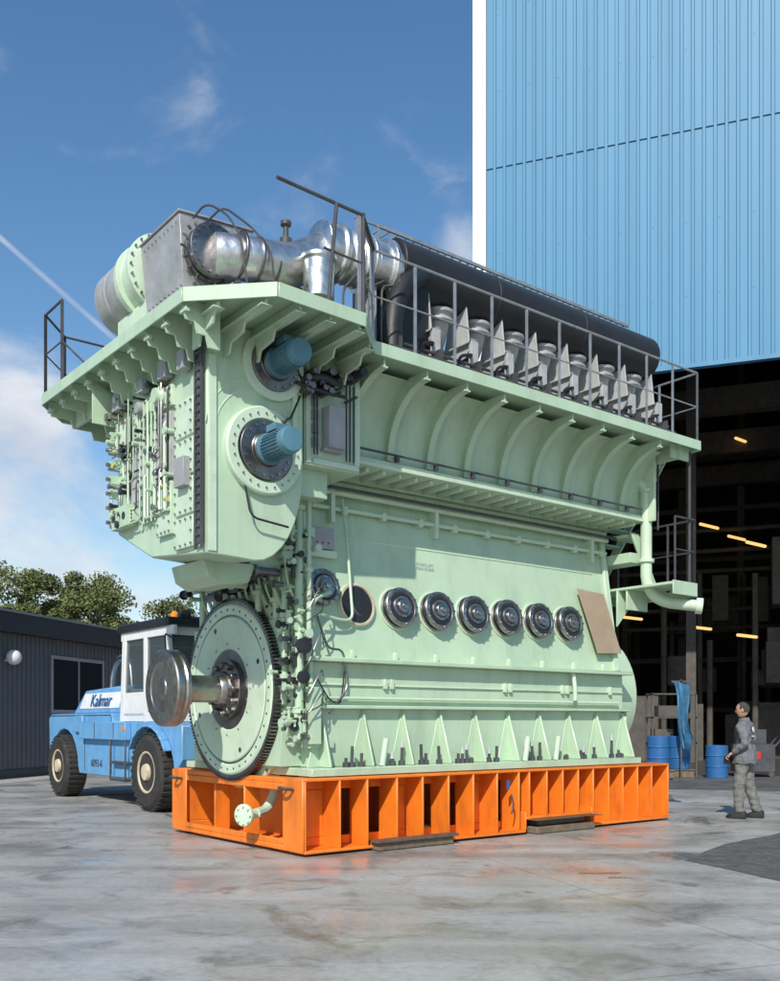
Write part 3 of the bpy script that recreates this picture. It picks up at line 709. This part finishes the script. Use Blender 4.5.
p=Part('engine_hood',BLUEP,F,.02)
p.hexa([(1.2,8.0,1.662),(3.0,8.0,1.662),(3.0,10.4,1.662),(1.2,10.4,1.662)],[(1.3,8.05,2.18),(2.9,8.05,2.18),(2.9,10.0,2.12),(1.3,10.0,2.12)])
p.done()
p=Part('hood_band',WHITEP,F,.004); p.hexa([(1.22,8.12,1.76),(1.22,10.1,1.76),(1.285,9.95,2.06),(1.285,8.12,2.06)],[(1.205,8.12,1.76),(1.205,10.1,1.76),(1.27,9.95,2.06),(1.27,8.12,2.06)]); p.done()
text('hood_lettering','Kalmar',.36,(1.196,9.0,1.8),(R(77),0,R(-90)),DRUM,F,.004)
text('chassis_number','6093-6',.2,(1.012,8.7,.66),(R(90),0,R(-90)),DGREY,F)
p=Part('tyres',RUBBER,F,.008); h=Part('wheel_hubs',CREAM,F,.004); hb=Part('wheel_nuts',DGREY,F,0)
for vc,rr in ((VF,.66),(VR,.62)):
    for u,s_ in ((.88,-1),(3.36,1)):
        c=Vector((u,vc,rr)); ax=Vector((-s_,0,0))
        p.lathe(c,ax,[(rr*.52,0.03),(rr*.55,0),(rr*.86,.0),(rr*.96,.05),(rr*.985,.1),(rr*.985,.34),(rr*.96,.4),(rr*.6,.42)],40)
        h.lathe(c+ax*.05,-ax,[(rr*.54,0),(rr*.54,.04),(rr*.49,.04),(rr*.44,-.03),(rr*.24,-.02),(rr*.2,.07),(rr*.05,.08)],28)
        hb.bolts(c+ax*.08,-ax,rr*.34,10,.02,.03)
        for t in range(36):
            M=Matrix.Translation(c)@Matrix.Rotation(t*2*math.pi/36,4,'X')
            p.box(min(0,-s_*.4)+.02,max(0,-s_*.4)-.02,-.03,.03,rr*.97,rr+.004,M)
p.done(); h.done(); hb.done()
p=Part('cab_frame',WHITEP,F,.008)
cu0,cu1,cv0,cv1=1.12,2.65,5.6,7.85
for u in (cu0,cu1):
    p.prism([(u,cv1,1.5),(u,cv1-.16,1.5),(u,cv1-.28,3.1),(u,cv1-.12,3.1)],(.08,0,0))
    p.prism([(u,cv0,1.5),(u,cv0+.11,1.5),(u,cv0+.4,3.1),(u,cv0+.29,3.1)],(.08,0,0))
    p.box(u+.002,u+.078,6.7,6.83,1.5,3.1); p.box(u+.003,u+.077,cv0+.05,cv1-.05,2.95,3.1)
p.box(cu0+.01,cu1+.06,cv0+.02,cv1-.02,1.505,1.66); p.box(cu0+.01,cu0+.05,6.83,cv1-.1,1.6,2.02)
p.box(cu0+.08,cu1,cv1-.2,cv1-.14,2.9,3.1); p.box(cu0+.08,cu1,cv1-.16,cv1-.1,1.66,2.1); p.box(cu0+.08,cu1,cv0+.28,cv0+.36,2.96,3.1)
p.done()
p=Part('cab_roof',BLACKPL,F,.03); p.box(cu0-.05,cu1+.12,cv0+.15,cv1+.0,3.1,3.24); p.box(cu0+.4,cu1-.2,cv0+.4,cv1-.4,3.24,3.3)
p.box(1.5,2.1,6.4,6.9,1.66,2.0); p.box(1.5,2.1,6.9,7.05,1.9,2.6); p.tube([(1.8,6.0,1.6),(1.8,6.15,2.1)],.03); p.lathe((1.8,6.15,2.1),(0,.4,1),[(.2,0),(.2,.03)],20); p.done()
p=Part('cab_glass',GLASS,F,0)
p.prism([(cu0+.03,cv0+.1,1.65),(cu0+.03,cv1-.14,1.65),(cu0+.03,cv1-.24,3.0),(cu0+.03,cv0+.36,3.0)],(.006,0,0))
p.prism([(cu1+.03,cv0+.1,1.65),(cu1+.03,cv1-.14,1.65),(cu1+.03,cv1-.24,3.0),(cu1+.03,cv0+.36,3.0)],(.006,0,0))
p.hexa([(cu0+.08,cv0+.06,1.66),(cu1,cv0+.06,1.66),(cu1,cv0+.33,3.0),(cu0+.08,cv0+.33,3.0)],[(cu0+.08,cv0+.066,1.66),(cu1,cv0+.066,1.66),(cu1,cv0+.336,3.0),(cu0+.08,cv0+.336,3.0)])
p.done()
p=Part('exhaust_stack',STEEL,F,0); p.tube([(1.6,9.4,2.1),(1.6,9.4,2.4),(1.6,9.2,2.68),(1.6,8.8,2.78),(1.6,8.5,2.65),(1.6,8.4,2.15)],.055,14); p.done()
p=Part('mirror_and_lights',BLACKPL,F,.004); p.tube([(1.15,5.8,2.9),(.95,5.6,2.95),(.95,5.55,2.6)],.014); p.box(.87,1.05,5.52,5.55,2.35,2.65)
p.box(1.3,1.5,5.75,5.85,3.24,3.36); p.box(2.3,2.5,5.75,5.85,3.24,3.36)
p.box(1.1,3.1,11.5,11.52,1.3,1.4)
p.done()
BEAC=paint('beacon_orange',(.8,.25,.02),.3)
p=Part('beacon',BEAC,F,.002); p.lathe((1.5,6.4,3.24),(0,0,1),[(.07,0),(.07,.12),(.03,.17)],14); p.box(.893,.9,7.12,7.25,1.35,1.42); p.done()
p=Part('mast',DGREY,F,.01)
for u in (1.5,2.6): p.box(u,u+.16,4.9,5.15,.2,2.9); p.box(u-.03,u+.12,3.5,4.85,.1,.17); p.box(u-.03,u+.12,4.78,4.85,.1,.9)
for z in (.5,1.5,2.7): p.box(1.5,2.76,4.95,5.1,z,z+.12)
p.box(1.2,3.0,4.83,4.9,.3,.9); p.done()
# ---------------------------------------------------------------- industrial hall
HA=math.atan2(-.333,.943)
H=empty('industrial_hall',(2.93,29.04,0),HA)
Minv=(Matrix.Translation((2.93,29.04,0))@Matrix.Rotation(HA,4,'Z')).inverted()
def ribwall(name,x0,x1,z0,z1,y=0,depth=.035,pitch=.3):
    p=Part(name,BWALL,H,0); x=x0; pr_=[]
    while x<x1:
        for dx,dy in ((0,0),(.19,0),(.21,-depth),(.28,-depth)): 
            pr_.append((min(x+dx,x1),y+dy))
        x+=pitch
    lo=[p.bm.verts.new((a,b_,z0)) for a,b_ in pr_]; hi=[p.bm.verts.new((a,b_,z1)) for a,b_ in pr_]
    for i in range(len(lo)-1):
        if pr_[i]!=pr_[i+1]: p._poly([lo[i],lo[i+1],hi[i+1],hi[i]])
    return p.done(False)
DT=11.6
ribwall('cladding_lower',.0,26,DT,18.2); ribwall('cladding_upper',.0,26,18.22,34)
ribwall('cladding_pier',.0,1.2,0.1,DT-.01); ribwall('cladding_pier_far',15.2,26,0.1,DT-.01)
p=Part('seam_flashing',BWALL,H,0); p.box(0,26,-.037,.05,18.2,18.22); p.box(1.2,15.2,-.06,.15,DT-.12,DT-.0); p.done()
p=Part('cladding_screws',DGREY,H,0)
x=.35
while x<18:
    for z in (13.5,15.6,20.5,23): p.box(x,x+.025,-.006,0.0,z,z+.025)
    x+=.9
p.done(False)
p=Part('corner_trim',paint('white_trim',(.72,.73,.74),.4,var=.03),H,.01); p.box(-.42,-.01,-.09,.3,0,34.1); p.box(-.42,26,-.1,.4,34.1,34.4); p.done()
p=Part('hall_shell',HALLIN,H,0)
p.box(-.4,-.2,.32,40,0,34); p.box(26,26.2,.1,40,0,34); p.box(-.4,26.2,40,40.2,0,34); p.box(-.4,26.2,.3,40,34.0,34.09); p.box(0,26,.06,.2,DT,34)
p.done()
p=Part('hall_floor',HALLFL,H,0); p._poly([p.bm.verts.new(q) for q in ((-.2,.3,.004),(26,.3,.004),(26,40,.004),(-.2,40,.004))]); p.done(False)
SHD=Part('hall_shade_sheet',SHADE_MAT,None,0)  # added dark sheet: shadow on the yard before the door, put in as colour
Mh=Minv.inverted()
SHD._poly([SHD.bm.verts.new(Mh@Vector(q)) for q in ((.8,-6.0,.004),(3.5,-6.4,.004),(7,-6.0,.004),(16,-5.8,.004),(16,.28,.004),(.8,.28,.004))]); SHD.done(False)
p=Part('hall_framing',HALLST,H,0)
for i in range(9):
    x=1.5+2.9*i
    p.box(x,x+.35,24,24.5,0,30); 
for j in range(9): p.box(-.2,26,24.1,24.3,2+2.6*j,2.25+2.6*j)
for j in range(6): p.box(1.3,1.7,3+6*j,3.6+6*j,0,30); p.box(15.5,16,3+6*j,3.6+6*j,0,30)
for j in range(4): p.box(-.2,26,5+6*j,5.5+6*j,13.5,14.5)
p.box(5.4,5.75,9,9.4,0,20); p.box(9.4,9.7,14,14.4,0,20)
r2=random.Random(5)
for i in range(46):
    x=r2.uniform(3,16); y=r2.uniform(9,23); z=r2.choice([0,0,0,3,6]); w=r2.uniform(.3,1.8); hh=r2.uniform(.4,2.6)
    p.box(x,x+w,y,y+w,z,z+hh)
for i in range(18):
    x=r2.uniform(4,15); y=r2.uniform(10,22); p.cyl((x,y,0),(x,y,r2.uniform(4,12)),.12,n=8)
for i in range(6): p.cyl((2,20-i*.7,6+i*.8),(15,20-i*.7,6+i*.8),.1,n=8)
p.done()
p=Part('light_fittings',LAMP,H,0)
for (px,py,dd) in ((740,438,42),(705,524,40),(752,542,36),(733,536,42),(627,617,40),(697,627,38),(743,635,36),(692,410,44)):
    w=Minv@Vector(((px-390)/960*dd-.2,dd,1.5+(722-py)/960*dd)); w2=Minv@Vector(((px-390)/960*dd+.85,dd+.9,1.5+(722-py)/960*dd))
    p.cyl(w,w2,.06,n=6)
p.done()
# barrels and yard clutter
def barrel(x,y,z=0):
    e=empty('blue_barrel',(x,y,0))
    p=Part('drum_shell',DRUM,e,.004); p.lathe((0,0,z),(0,0,1),[(.27,0),(.29,.01),(.29,.29),(.305,.30),(.305,.32),(.29,.33),(.29,.58),(.305,.59),(.305,.61),(.29,.62),(.29,.87),(.27,.875),(.27,.86)],28); p.done()
    if z: 
        q=Part('pallet_base',BROWN,e,.004)
        for k in range(3): q.box(-.32,.32,-.3+.22*k,-.14+.22*k,.0,z-.03)
        q.box(-.33,.33,-.33,.33,z-.028,z-.002); q.done()
barrel(7.05,25.2,.25); barrel(7.7,25.6,.25); barrel(8.75,25.7)
e=empty('storage_rack',(7.9,26.7,0))
p=Part('rack_posts',HALLST,e,0)
for x in (-.7,.5):
    for y in (-.3,.3): p.box(x,x+.05,y,y+.05,0,2.3)
for z in (.9,1.6,2.25): p.box(-.7,.55,-.3,.35,z,z+.04)
p.box(-.6,-.1,-.25,.2,.95,1.3); p.box(-.5,.3,-.25,.2,1.65,1.95); p.box(-.6,-.2,-.2,.2,0.02,.7)
p.done()
e=empty('blue_tarpaulin',(7.55,24.9,0))
p=Part('support_pole',HALLST,e,0); p.box(-.02,.02,-.02,.02,0,2.6); p.box(-.25,.3,-.02,.02,2.52,2.57); p.box(-.3,.3,-.3,.3,0,.05); p.done()
p=Part('tarpaulin',TARP,e,0)
nx,nz=14,16; gr=[]
for j in range(nz+1):
    row=[]
    for i in range(nx+1):
        t=j/nz; f=i/nx; w=.42*(1-.35*math.sin(t*2.6)); row.append(p.bm.verts.new((-w/2+w*f+.1*t*t+.03*math.sin(t*7),-.05-.045*math.sin(i*1.7+t*2)*(1+t)-.05*f,2.56-.12*f-.05*math.sin(i*.9)*t-(1.55+.2*math.sin(f*4))*t)))
    gr.append(row)
for j in range(nz):
    for i in range(nx): p._poly([gr[j][i],gr[j][i+1],gr[j+1][i+1],gr[j+1][i]])
p.done()
e=empty('tool_trolley',(9.9,26.2,0))
p=Part('trolley_body',DGREY,e,.01); p.box(-.5,.5,-.3,.3,.15,.9); p.box(-.45,.3,-.2,.2,.9,1.3); p.tube([(.5,-.2,.8),(.75,-.2,1.1),(.75,.2,1.1),(.5,.2,.8)],.02)
for x in (-.4,.4): p.cyl((x,-.3,.08),(x,-.24,.08),.08,n=14)
p.done()
p=Part('trolley_labels',RED,e,0); p.box(-.2,.1,-.306,-.302,.5,.7); p.done()
# ---------------------------------------------------------------- grey office building
GA=math.atan2(.969,.248)
G=empty('grey_office_building',(-10.2,25,0),GA)
p=Part('walls',SIDING,G,0)
p.box(-9,14,.03,9,0.0,3.85)
x=-9
while x<14: p.box(x,x+.17,0,.03,.25,3.85); x+=.2
p.done()
p=Part('base_plinth',DGREY,G,0); p.box(-9,14,-.02,-.001,0,.22); p.done()
p=Part('roof_fascia',paint('fascia_dark',(.035,.037,.045),.5),G,.01); p.box(-9.3,14.3,-.35,9.3,3.86,4.4); p.done()
p=Part('gutter_line',GALV,G,0); p.box(-9.3,14.3,-.38,-.352,4.36,4.42); p.done()
WDW=((2.3,5.1,1.75,3.4),(-4,-2,1.8,3.2),(9,11,1.8,3.2))
p=Part('window_frames',GREYP,G,.005)
for x0,x1,z0,z1 in WDW:
    p.box(x0,x1,-.04,-.005,z1-.1,z1); p.box(x0,x1,-.04,-.005,z0,z0+.1); p.box(x0,x0+.1,-.038,-.005,z0+.1,z1-.1); p.box(x1-.1,x1,-.038,-.005,z0+.1,z1-.1); p.box((x0+x1)/2-.03,(x0+x1)/2+.03,-.036,-.006,z0+.1,z1-.1)
p.done()
p=Part('window_panes',WIN,G,0)
for x0,x1,z0,z1 in WDW: p.box(x0+.07,x1-.07,-.02,-.006,z0+.07,z1-.07)
p.done()
p=Part('wall_lamp',WHITEP,G,0); bmesh.ops.create_uvsphere(p.bm,u_segments=16,v_segments=10,radius=.2,matrix=Matrix.Translation((.3,-.25,3.2))); p.box(.27,.33,-.2,.0,3.1,3.15); p.done()
# ---------------------------------------------------------------- trees
def leafmat():
    m,nt,b=newmat('foliage'); N=nt.nodes.new; L=nt.links.new
    g_=N('ShaderNodeNewGeometry'); n=N('ShaderNodeTexNoise'); n.inputs['Scale'].default_value=.5; L(g_.outputs['Position'],n.inputs[0])
    ad=N('ShaderNodeMath'); ad.operation='ADD'; L(n.outputs[0],ad.inputs[0]); mu=N('ShaderNodeMath'); mu.operation='MULTIPLY'; mu.inputs[1].default_value=.35; L(g_.outputs['Random Per Island'],mu.inputs[0]); L(mu.outputs[0],ad.inputs[1])
    r=N('ShaderNodeValToRGB'); r.color_ramp.elements[0].position=.4; r.color_ramp.elements[1].position=.85
    r.color_ramp.elements[0].color=(.05,.075,.022,1); r.color_ramp.elements[1].color=(.20,.22,.075,1); L(ad.outputs[0],r.inputs[0]); L(r.outputs[0],b.inputs['Base Color']); b.inputs['Roughness'].default_value=.6
    return m
LEAF=leafmat(); BARK=paint('bark',(.09,.07,.05),.9,var=.3)
def tree(x,y,h,cr,seed):
    rr=random.Random(seed); e=empty('deciduous_tree',(x,y,0))
    t=Part('trunk',BARK,e,0); t.cyl((0,0,0),(0,0,h*.75),.28,.08,10)
    cl=[]
    for i in range(34):
        a=rr.uniform(0,6.28); z=rr.uniform(.38,.97)*h; w=cr*math.sqrt(max(.08,1-((z/h-.6)/.42)**2))*rr.uniform(.35,1)
        c=Vector((w*math.cos(a),w*math.sin(a),z)); cl.append((c,rr.uniform(.45,1.2)*cr*.27))
        t.cyl((0,0,max(h*.25,z-1.8)),c,.07,.02,6)
    t.done()
    vs=[];fs=[]
    for c,r_ in cl:
        for k in range(430):
            d_=Vector((rr.gauss(0,1),rr.gauss(0,1),rr.gauss(0,1))).normalized()*r_*(rr.random()**.6)*1.45
            q=c+Vector((d_.x,d_.y,d_.z*.75)); s_=rr.uniform(.07,.14)
            a=Vector((rr.gauss(0,1),rr.gauss(0,1),rr.gauss(0,1))).normalized(); b2=a.orthogonal().normalized()
            i0=len(vs); vs+= [q-a*s_,q+b2*s_*.6,q+a*s_,q-b2*s_*.6]; fs.append((i0,i0+1,i0+2,i0+3))
    me=bpy.data.meshes.new('crown'); me.from_pydata([tuple(v) for v in vs],[],fs); me.materials.append(LEAF)
    o=bpy.data.objects.new('crown',me); COL.objects.link(o); o.parent=e
tree(-24.6,64,12.2,3.4,1); tree(-19.8,64,11.4,3.3,2); tree(-28.5,62,11.8,3.2,3); tree(-15.2,66,9.8,2.8,4); tree(-22.3,68,11.0,3.0,5); tree(-12,70,9,2.8,6)
# ---------------------------------------------------------------- man
def skin_mesh(verts,edges,rad,sub=2):
    me=bpy.data.meshes.new('tmp'); me.from_pydata(verts,edges,[]); o=bpy.data.objects.new('tmp',me); COL.objects.link(o)
    m=o.modifiers.new('skin','SKIN'); m.use_smooth_shade=True
    for i,sv in enumerate(me.skin_vertices[0].data):
        sv.radius=rad[i] if isinstance(rad[i],tuple) else (rad[i],rad[i]); sv.use_root=(i==0)
    s_=o.modifiers.new('sub','SUBSURF'); s_.levels=sub; s_.render_levels=sub
    dg=bpy.context.evaluated_depsgraph_get(); me2=bpy.data.meshes.new_from_object(o.evaluated_get(dg)); bpy.data.objects.remove(o); return me2
MAN=empty('man',(5.52,14.95,0),R(146))
JK=paint('workwear_grey',(.15,.155,.165),.85,var=.25,scale=7,bump=.4,bscale=12); TR=paint('trousers_grey',(.155,.15,.14),.85,var=.25,scale=7,bump=.4,bscale=12)
SKN=paint('skin',(.45,.26,.18),.5,var=.06); HAIR=paint('hair_dark',(.07,.055,.05),.8,var=.3,scale=30,bump=.3,bscale=80)
J={'pel':((0,0,.97),(.13,.16)),'wst':((0,0,1.1),(.135,.17)),'che':((-.01,0,1.33),(.14,.2)),'upc':((-.015,0,1.45),(.105,.16)),'nek':((.01,0,1.53),.06),
 'sL':((-.015,.2,1.44),.085),'eL':((-.08,.27,1.17),.07),'wL':((.12,.22,1.02),.05),
 'sR':((-.015,-.2,1.44),.085),'eR':((-.05,-.27,1.17),.07),'wR':((.17,-.16,1.04),.05),
 'hL':((.0,.1,.9),.115),'kL':((.05,.12,.51),.09),'aL':((.05,.13,.14),.08),'tL':((.05,.13,.085),.08),
 'hR':((.0,-.1,.9),.115),'kR':((-.04,-.12,.51),.09),'aR':((-.15,-.14,.14),.08),'tR':((-.15,-.14,.085),.08)}
nm=list(J); ed=[('pel','wst'),('wst','che'),('che','upc'),('upc','nek'),('upc','sL'),('sL','eL'),('eL','wL'),('upc','sR'),('sR','eR'),('eR','wR'),('pel','hL'),('hL','kL'),('kL','aL'),('aL','tL'),('pel','hR'),('hR','kR'),('kR','aR'),('aR','tR')]
me=skin_mesh([J[k][0] for k in nm],[(nm.index(a),nm.index(b_)) for a,b_ in ed],[J[k][1] for k in nm],3)
me.materials.clear(); me.materials.append(JK); me.materials.append(TR); me.materials.append(SKN)
for v_ in me.vertices:
    c=v_.co
    if c.z<1.5:
        amp=.012 if c.z>.2 else .016
        v_.co=c+v_.normal*(noise.noise(Vector((c.x*9,c.y*9,c.z*16)))*amp*1.6)
for f in me.polygons:
    c=f.center; f.material_index=1 if c.z<.93 else 0
    if c.z>1.53: f.material_index=2
o=bpy.data.objects.new('clothed_body',me); COL.objects.link(o); o.parent=MAN
p=Part('jacket_hem',JK,MAN,.0)
n=30; rings=[]
for (z,rx,ry) in ((.86,.165,.205),(.86,.18,.22),(.93,.178,.222),(1.08,.168,.21),(1.16,.14,.18)):
    rings.append([p.bm.verts.new(((rx+.008*math.sin(i*1.9+z*9))*math.cos(2*math.pi*i/n),(ry+.008*math.sin(i*1.5))*math.sin(2*math.pi*i/n),z+.008*math.sin(i*1.3))) for i in range(n)])
for a,b_ in zip(rings,rings[1:]):
    for i in range(n): p._poly([a[i],a[(i+1)%n],b_[(i+1)%n],b_[i]])
p.done()
p=Part('collar',JK,MAN,0); p.lathe((.0,0,1.5),(.15,0,1),[(.085,0),(.08,.06),(.072,.062),(.07,.02)],20); p.done()
p=Part('jacket_badge',WHITEP,MAN,0); p.lathe((-.135,.03,1.38),(-1,0,.1),[(.045,0),(.045,.012)],12); p.box(-.15,-.14,-.05,.11,1.27,1.29); p.done()
p=Part('shoes',BLACKPL,MAN,.01)
for (x,y) in ((.05,.13),(-.15,-.14)):
    rings=[]
    for k,(dx,w) in enumerate(((-.11,.03),(-.09,.045),(0,.048),(.1,.055),(.16,.048),(.2,.02))):
        ht=(.1,.12,.13,.08,.06,.035)[k]
        rings.append([p.bm.verts.new((x+dx,y+w*a,b_*ht+.004)) for a,b_ in ((-1,0),(-1,.5),(-.6,1),(.6,1),(1,.5),(1,0))])
    for a,b_ in zip(rings,rings[1:]):
        for i in range(6): p._poly([a[i],a[(i+1)%6],b_[(i+1)%6],b_[i]])
    p._poly(rings[0]); p._poly(rings[-1])
p.done()
def head():
    bm=bmesh.new(); bmesh.ops.create_uvsphere(bm,u_segments=28,v_segments=20,radius=1)
    for v in bm.verts:
        x,y,z=v.co; 
        X=x*.098; Y=y*.076; Z=z*.12
        if z<0: Y*=1-.22*(-z); X=X*(1-.1*(-z))+ (.012*(-z))
        if x>0.3 and abs(y)<.25 and -.25<z<.15: X+=.022*(1-abs(y)/.25)*(1-abs(z+.12)/.3 if abs(z+.12)<.3 else 0)
        if x>.5 and .02<z<.2 and .2<abs(y)<.55: X-=.008
        if x>.6 and -.62<z<-.5 : X-=.005
        if x>.4 and z<-.75: X+=.01
        v.co=(X,Y,Z)
    for s_ in (1,-1):
        bmesh.ops.create_uvsphere(bm,u_segments=10,v_segments=8,radius=1,matrix=Matrix.Translation((-.005,s_*.078,-.005))@Matrix.Diagonal((.018,.01,.032,1)))
    me=bpy.data.meshes.new('head'); bm.to_mesh(me); bm.free(); me.materials.append(SKN)
    for f in me.polygons: f.use_smooth=True
    o=bpy.data.objects.new('head',me); COL.objects.link(o); o.parent=MAN; o.location=(.03,0,1.685); o.rotation_euler=(0,R(6),R(10)); return o
hd=head()
p=Part('hair',HAIR,hd,0); bmesh.ops.create_uvsphere(p.bm,u_segments=24,v_segments=14,radius=1,matrix=Matrix.Translation((-.012,0,.014))@Matrix.Diagonal((.098,.081,.112,1)))
bmesh.ops.delete(p.bm,geom=[v for v in p.bm.verts if v.co.z<-.05 or (v.co.x>.045 and v.co.z<.07) or (v.co.x>.0 and v.co.z<.0)],context='VERTS'); p.done()
p=Part('eyes',BLACKPL,hd,0)
for s_ in (1,-1): bmesh.ops.create_uvsphere(p.bm,u_segments=8,v_segments=6,radius=.009,matrix=Matrix.Translation((.083,s_*.03,.012)))
p.done()
for nmn,w,s_,fw in (('left_hand','wL',1,Vector((.8,-.25,-.55))),('right_hand','wR',-1,Vector((.7,.4,-.5)))):
    W=Vector(J[w][0]); fw.normalize(); sd=fw.cross(Vector((0,0,1))).normalized(); dn=fw.cross(sd).normalized()
    if dn.z>0: dn=-dn
    vs=[W-fw*.02,W+fw*.04,W+fw*.085]; es=[(0,1),(1,2)]; rd=[.026,(.036,.02),(.034,.018)]
    for k in range(4):
        b0=W+fw*.085+sd*(k-1.5)*.02; l=(.03,.035,.033,.026)[k]; i0=len(vs)
        vs+=[b0,b0+fw*l,b0+fw*(l*1.3)+dn*l*.8,b0+fw*l*1.0+dn*l*1.5]; rd+=[.0095,.009,.0085,.0075]; es+=[(2,i0),(i0,i0+1),(i0+1,i0+2),(i0+2,i0+3)]
    i0=len(vs); vs+=[W+fw*.035+sd*s_*-.035,W+fw*.06+sd*s_*-.05+dn*.02,W+fw*.08+sd*s_*-.04+dn*.04]; rd+=[.012,.01,.009]; es+=[(1,i0),(i0,i0+1),(i0+1,i0+2)]
    me=skin_mesh([tuple(v) for v in vs],es,rd,1); me.materials.clear(); me.materials.append(SKN); o=bpy.data.objects.new(nmn,me); COL.objects.link(o); o.parent=MAN
p=Part('held_gloves',BLACKPL,MAN,.01); p.hexa([(.2,-.1,1.0),(.27,-.1,1.0),(.26,.2,.97),(.19,.2,.97)],[(.16,-.07,.86),(.26,-.07,.85),(.28,.17,.84),(.17,.17,.85)]); p.done()
# ---------------------------------------------------------------- light & sky
tx,ty=.22,1.0; el=R(39)
hd_=Vector((tx,ty,0)).normalized(); dirv=Vector((hd_.x*math.cos(el),hd_.y*math.cos(el),-math.sin(el)))
sl=bpy.data.lights.new('sun','SUN'); sl.energy=4.6; sl.angle=R(.5); sl.color=(1,.95,.87); so=bpy.data.objects.new('sun',sl); COL.objects.link(so)
so.rotation_euler=dirv.to_track_quat('-Z','Y').to_euler(); so.location=(-10,-20,30)
w=bpy.data.worlds.new('World'); S.world=w; w.use_nodes=True; nt=w.node_tree; N=nt.nodes.new; L=nt.links.new
bg=nt.nodes['Background']; bg.inputs[1].default_value=.115
sky=N('ShaderNodeTexSky'); sky.sky_type='NISHITA'; sky.sun_disc=False; sky.sun_elevation=el; sky.sun_rotation=math.atan2(-tx,-ty)%(2*math.pi)
sky.air_density=1.25; sky.dust_density=.4; sky.ozone_density=2.6
hs=N('ShaderNodeHueSaturation'); hs.inputs['Saturation'].default_value=1.2; hs.inputs['Value'].default_value=1.2; L(sky.outputs[0],hs.inputs['Color'])
tc=N('ShaderNodeTexCoord'); dv=tc.outputs['Generated']
def M_(op,a,b_=None,clamp=False):
    m=N('ShaderNodeMath'); m.operation=op; m.use_clamp=clamp
    for i,x in enumerate((a,b_)):
        if x is None: continue
        if isinstance(x,(int,float)): m.inputs[i].default_value=x
        else: L(x,m.inputs[i])
    return m.outputs[0]
def dirp(px,py): return Vector(((px-390)/960,1,(722-py)/960)).normalized()
def near(px,py,rad,soft):
    d=dirp(px,py); vm=N('ShaderNodeVectorMath'); vm.operation='DISTANCE'; L(dv,vm.inputs[0]); vm.inputs[1].default_value=d
    mr=N('ShaderNodeMapRange'); mr.interpolation_type='SMOOTHSTEP'; mr.inputs['From Min'].default_value=rad+soft; mr.inputs['From Max'].default_value=max(0,rad-soft); L(vm.outputs['Value'],mr.inputs[0]); return mr.outputs[0]
mp=N('ShaderNodeMapping'); mp.inputs['Scale'].default_value=(1,1,1.8); L(dv,mp.inputs[0])
def nz(s,d,r_,dist=0):
    n=N('ShaderNodeTexNoise'); n.inputs['Scale'].default_value=s; n.inputs['Detail'].default_value=d; n.inputs['Roughness'].default_value=r_; n.inputs['Distortion'].default_value=dist; L(mp.outputs[0],n.inputs[0]); return n.outputs[0]
def ss(x,a,b_):
    mr=N('ShaderNodeMapRange'); mr.interpolation_type='SMOOTHSTEP'; mr.inputs['From Min'].default_value=a; mr.inputs['From Max'].default_value=b_; L(x,mr.inputs[0]); return mr.outputs[0]
n1=nz(5,12,.58,.3); n2=nz(8,10,.58,.3)
bank=M_('ADD',M_('MULTIPLY',near(30,540,.15,.14),.40),n1)
bank=M_('ADD',bank,M_('MULTIPLY',near(0,350,.07,.07),.2))
c1=M_('MULTIPLY',ss(bank,.64,.98),.92)
w1=M_('ADD',n2,M_('MULTIPLY',near(170,65,.04,.06),.24)); w1=M_('ADD',w1,M_('MULTIPLY',near(457,252,.03,.035),.34))
c2=M_('MULTIPLY',ss(w1,.6,1.0),.65)
a_=dirp(-20,220); b_=dirp(110,335); nrm=a_.cross(b_).normalized()
vd=N('ShaderNodeVectorMath'); vd.operation='DOT_PRODUCT'; L(dv,vd.inputs[0]); vd.inputs[1].default_value=nrm
ct=M_('ABSOLUTE',vd.outputs['Value']); ct=ss(ct,.0035,.0005); ct=M_('MULTIPLY',ct,near(35,270,.085,.02)); ct=M_('MULTIPLY',ct,M_('MULTIPLY',n2,.9))
cl=M_('MAXIMUM',M_('MAXIMUM',c1,c2),ct,True)
mx=N('ShaderNodeMixRGB'); L(cl,mx.inputs[0]); L(hs.outputs[0],mx.inputs[1])
cr=N('ShaderNodeValToRGB'); cr.color_ramp.elements[0].position=.35; cr.color_ramp.elements[1].position=.7; cr.color_ramp.elements[0].color=(5.2,5.7,6.6,1); cr.color_ramp.elements[1].color=(7.6,7.7,7.9,1); L(n2,cr.inputs[0])
L(cr.outputs[0],mx.inputs[2]); L(mx.outputs[0],bg.inputs[0])
# ---------------------------------------------------------------- camera
cam=bpy.data.cameras.new('camera'); co=bpy.data.objects.new('camera',cam); COL.objects.link(co)
co.location=(0,0,1.5); co.rotation_euler=(R(90),0,0); cam.sensor_fit='HORIZONTAL'; cam.sensor_width=36; cam.lens=960/780*36; cam.shift_y=231.5/780; cam.clip_end=3000; cam.clip_start=.1
S.camera=co
S.view_settings.view_transform='Standard'; S.view_settings.look='None'; S.view_settings.exposure=0
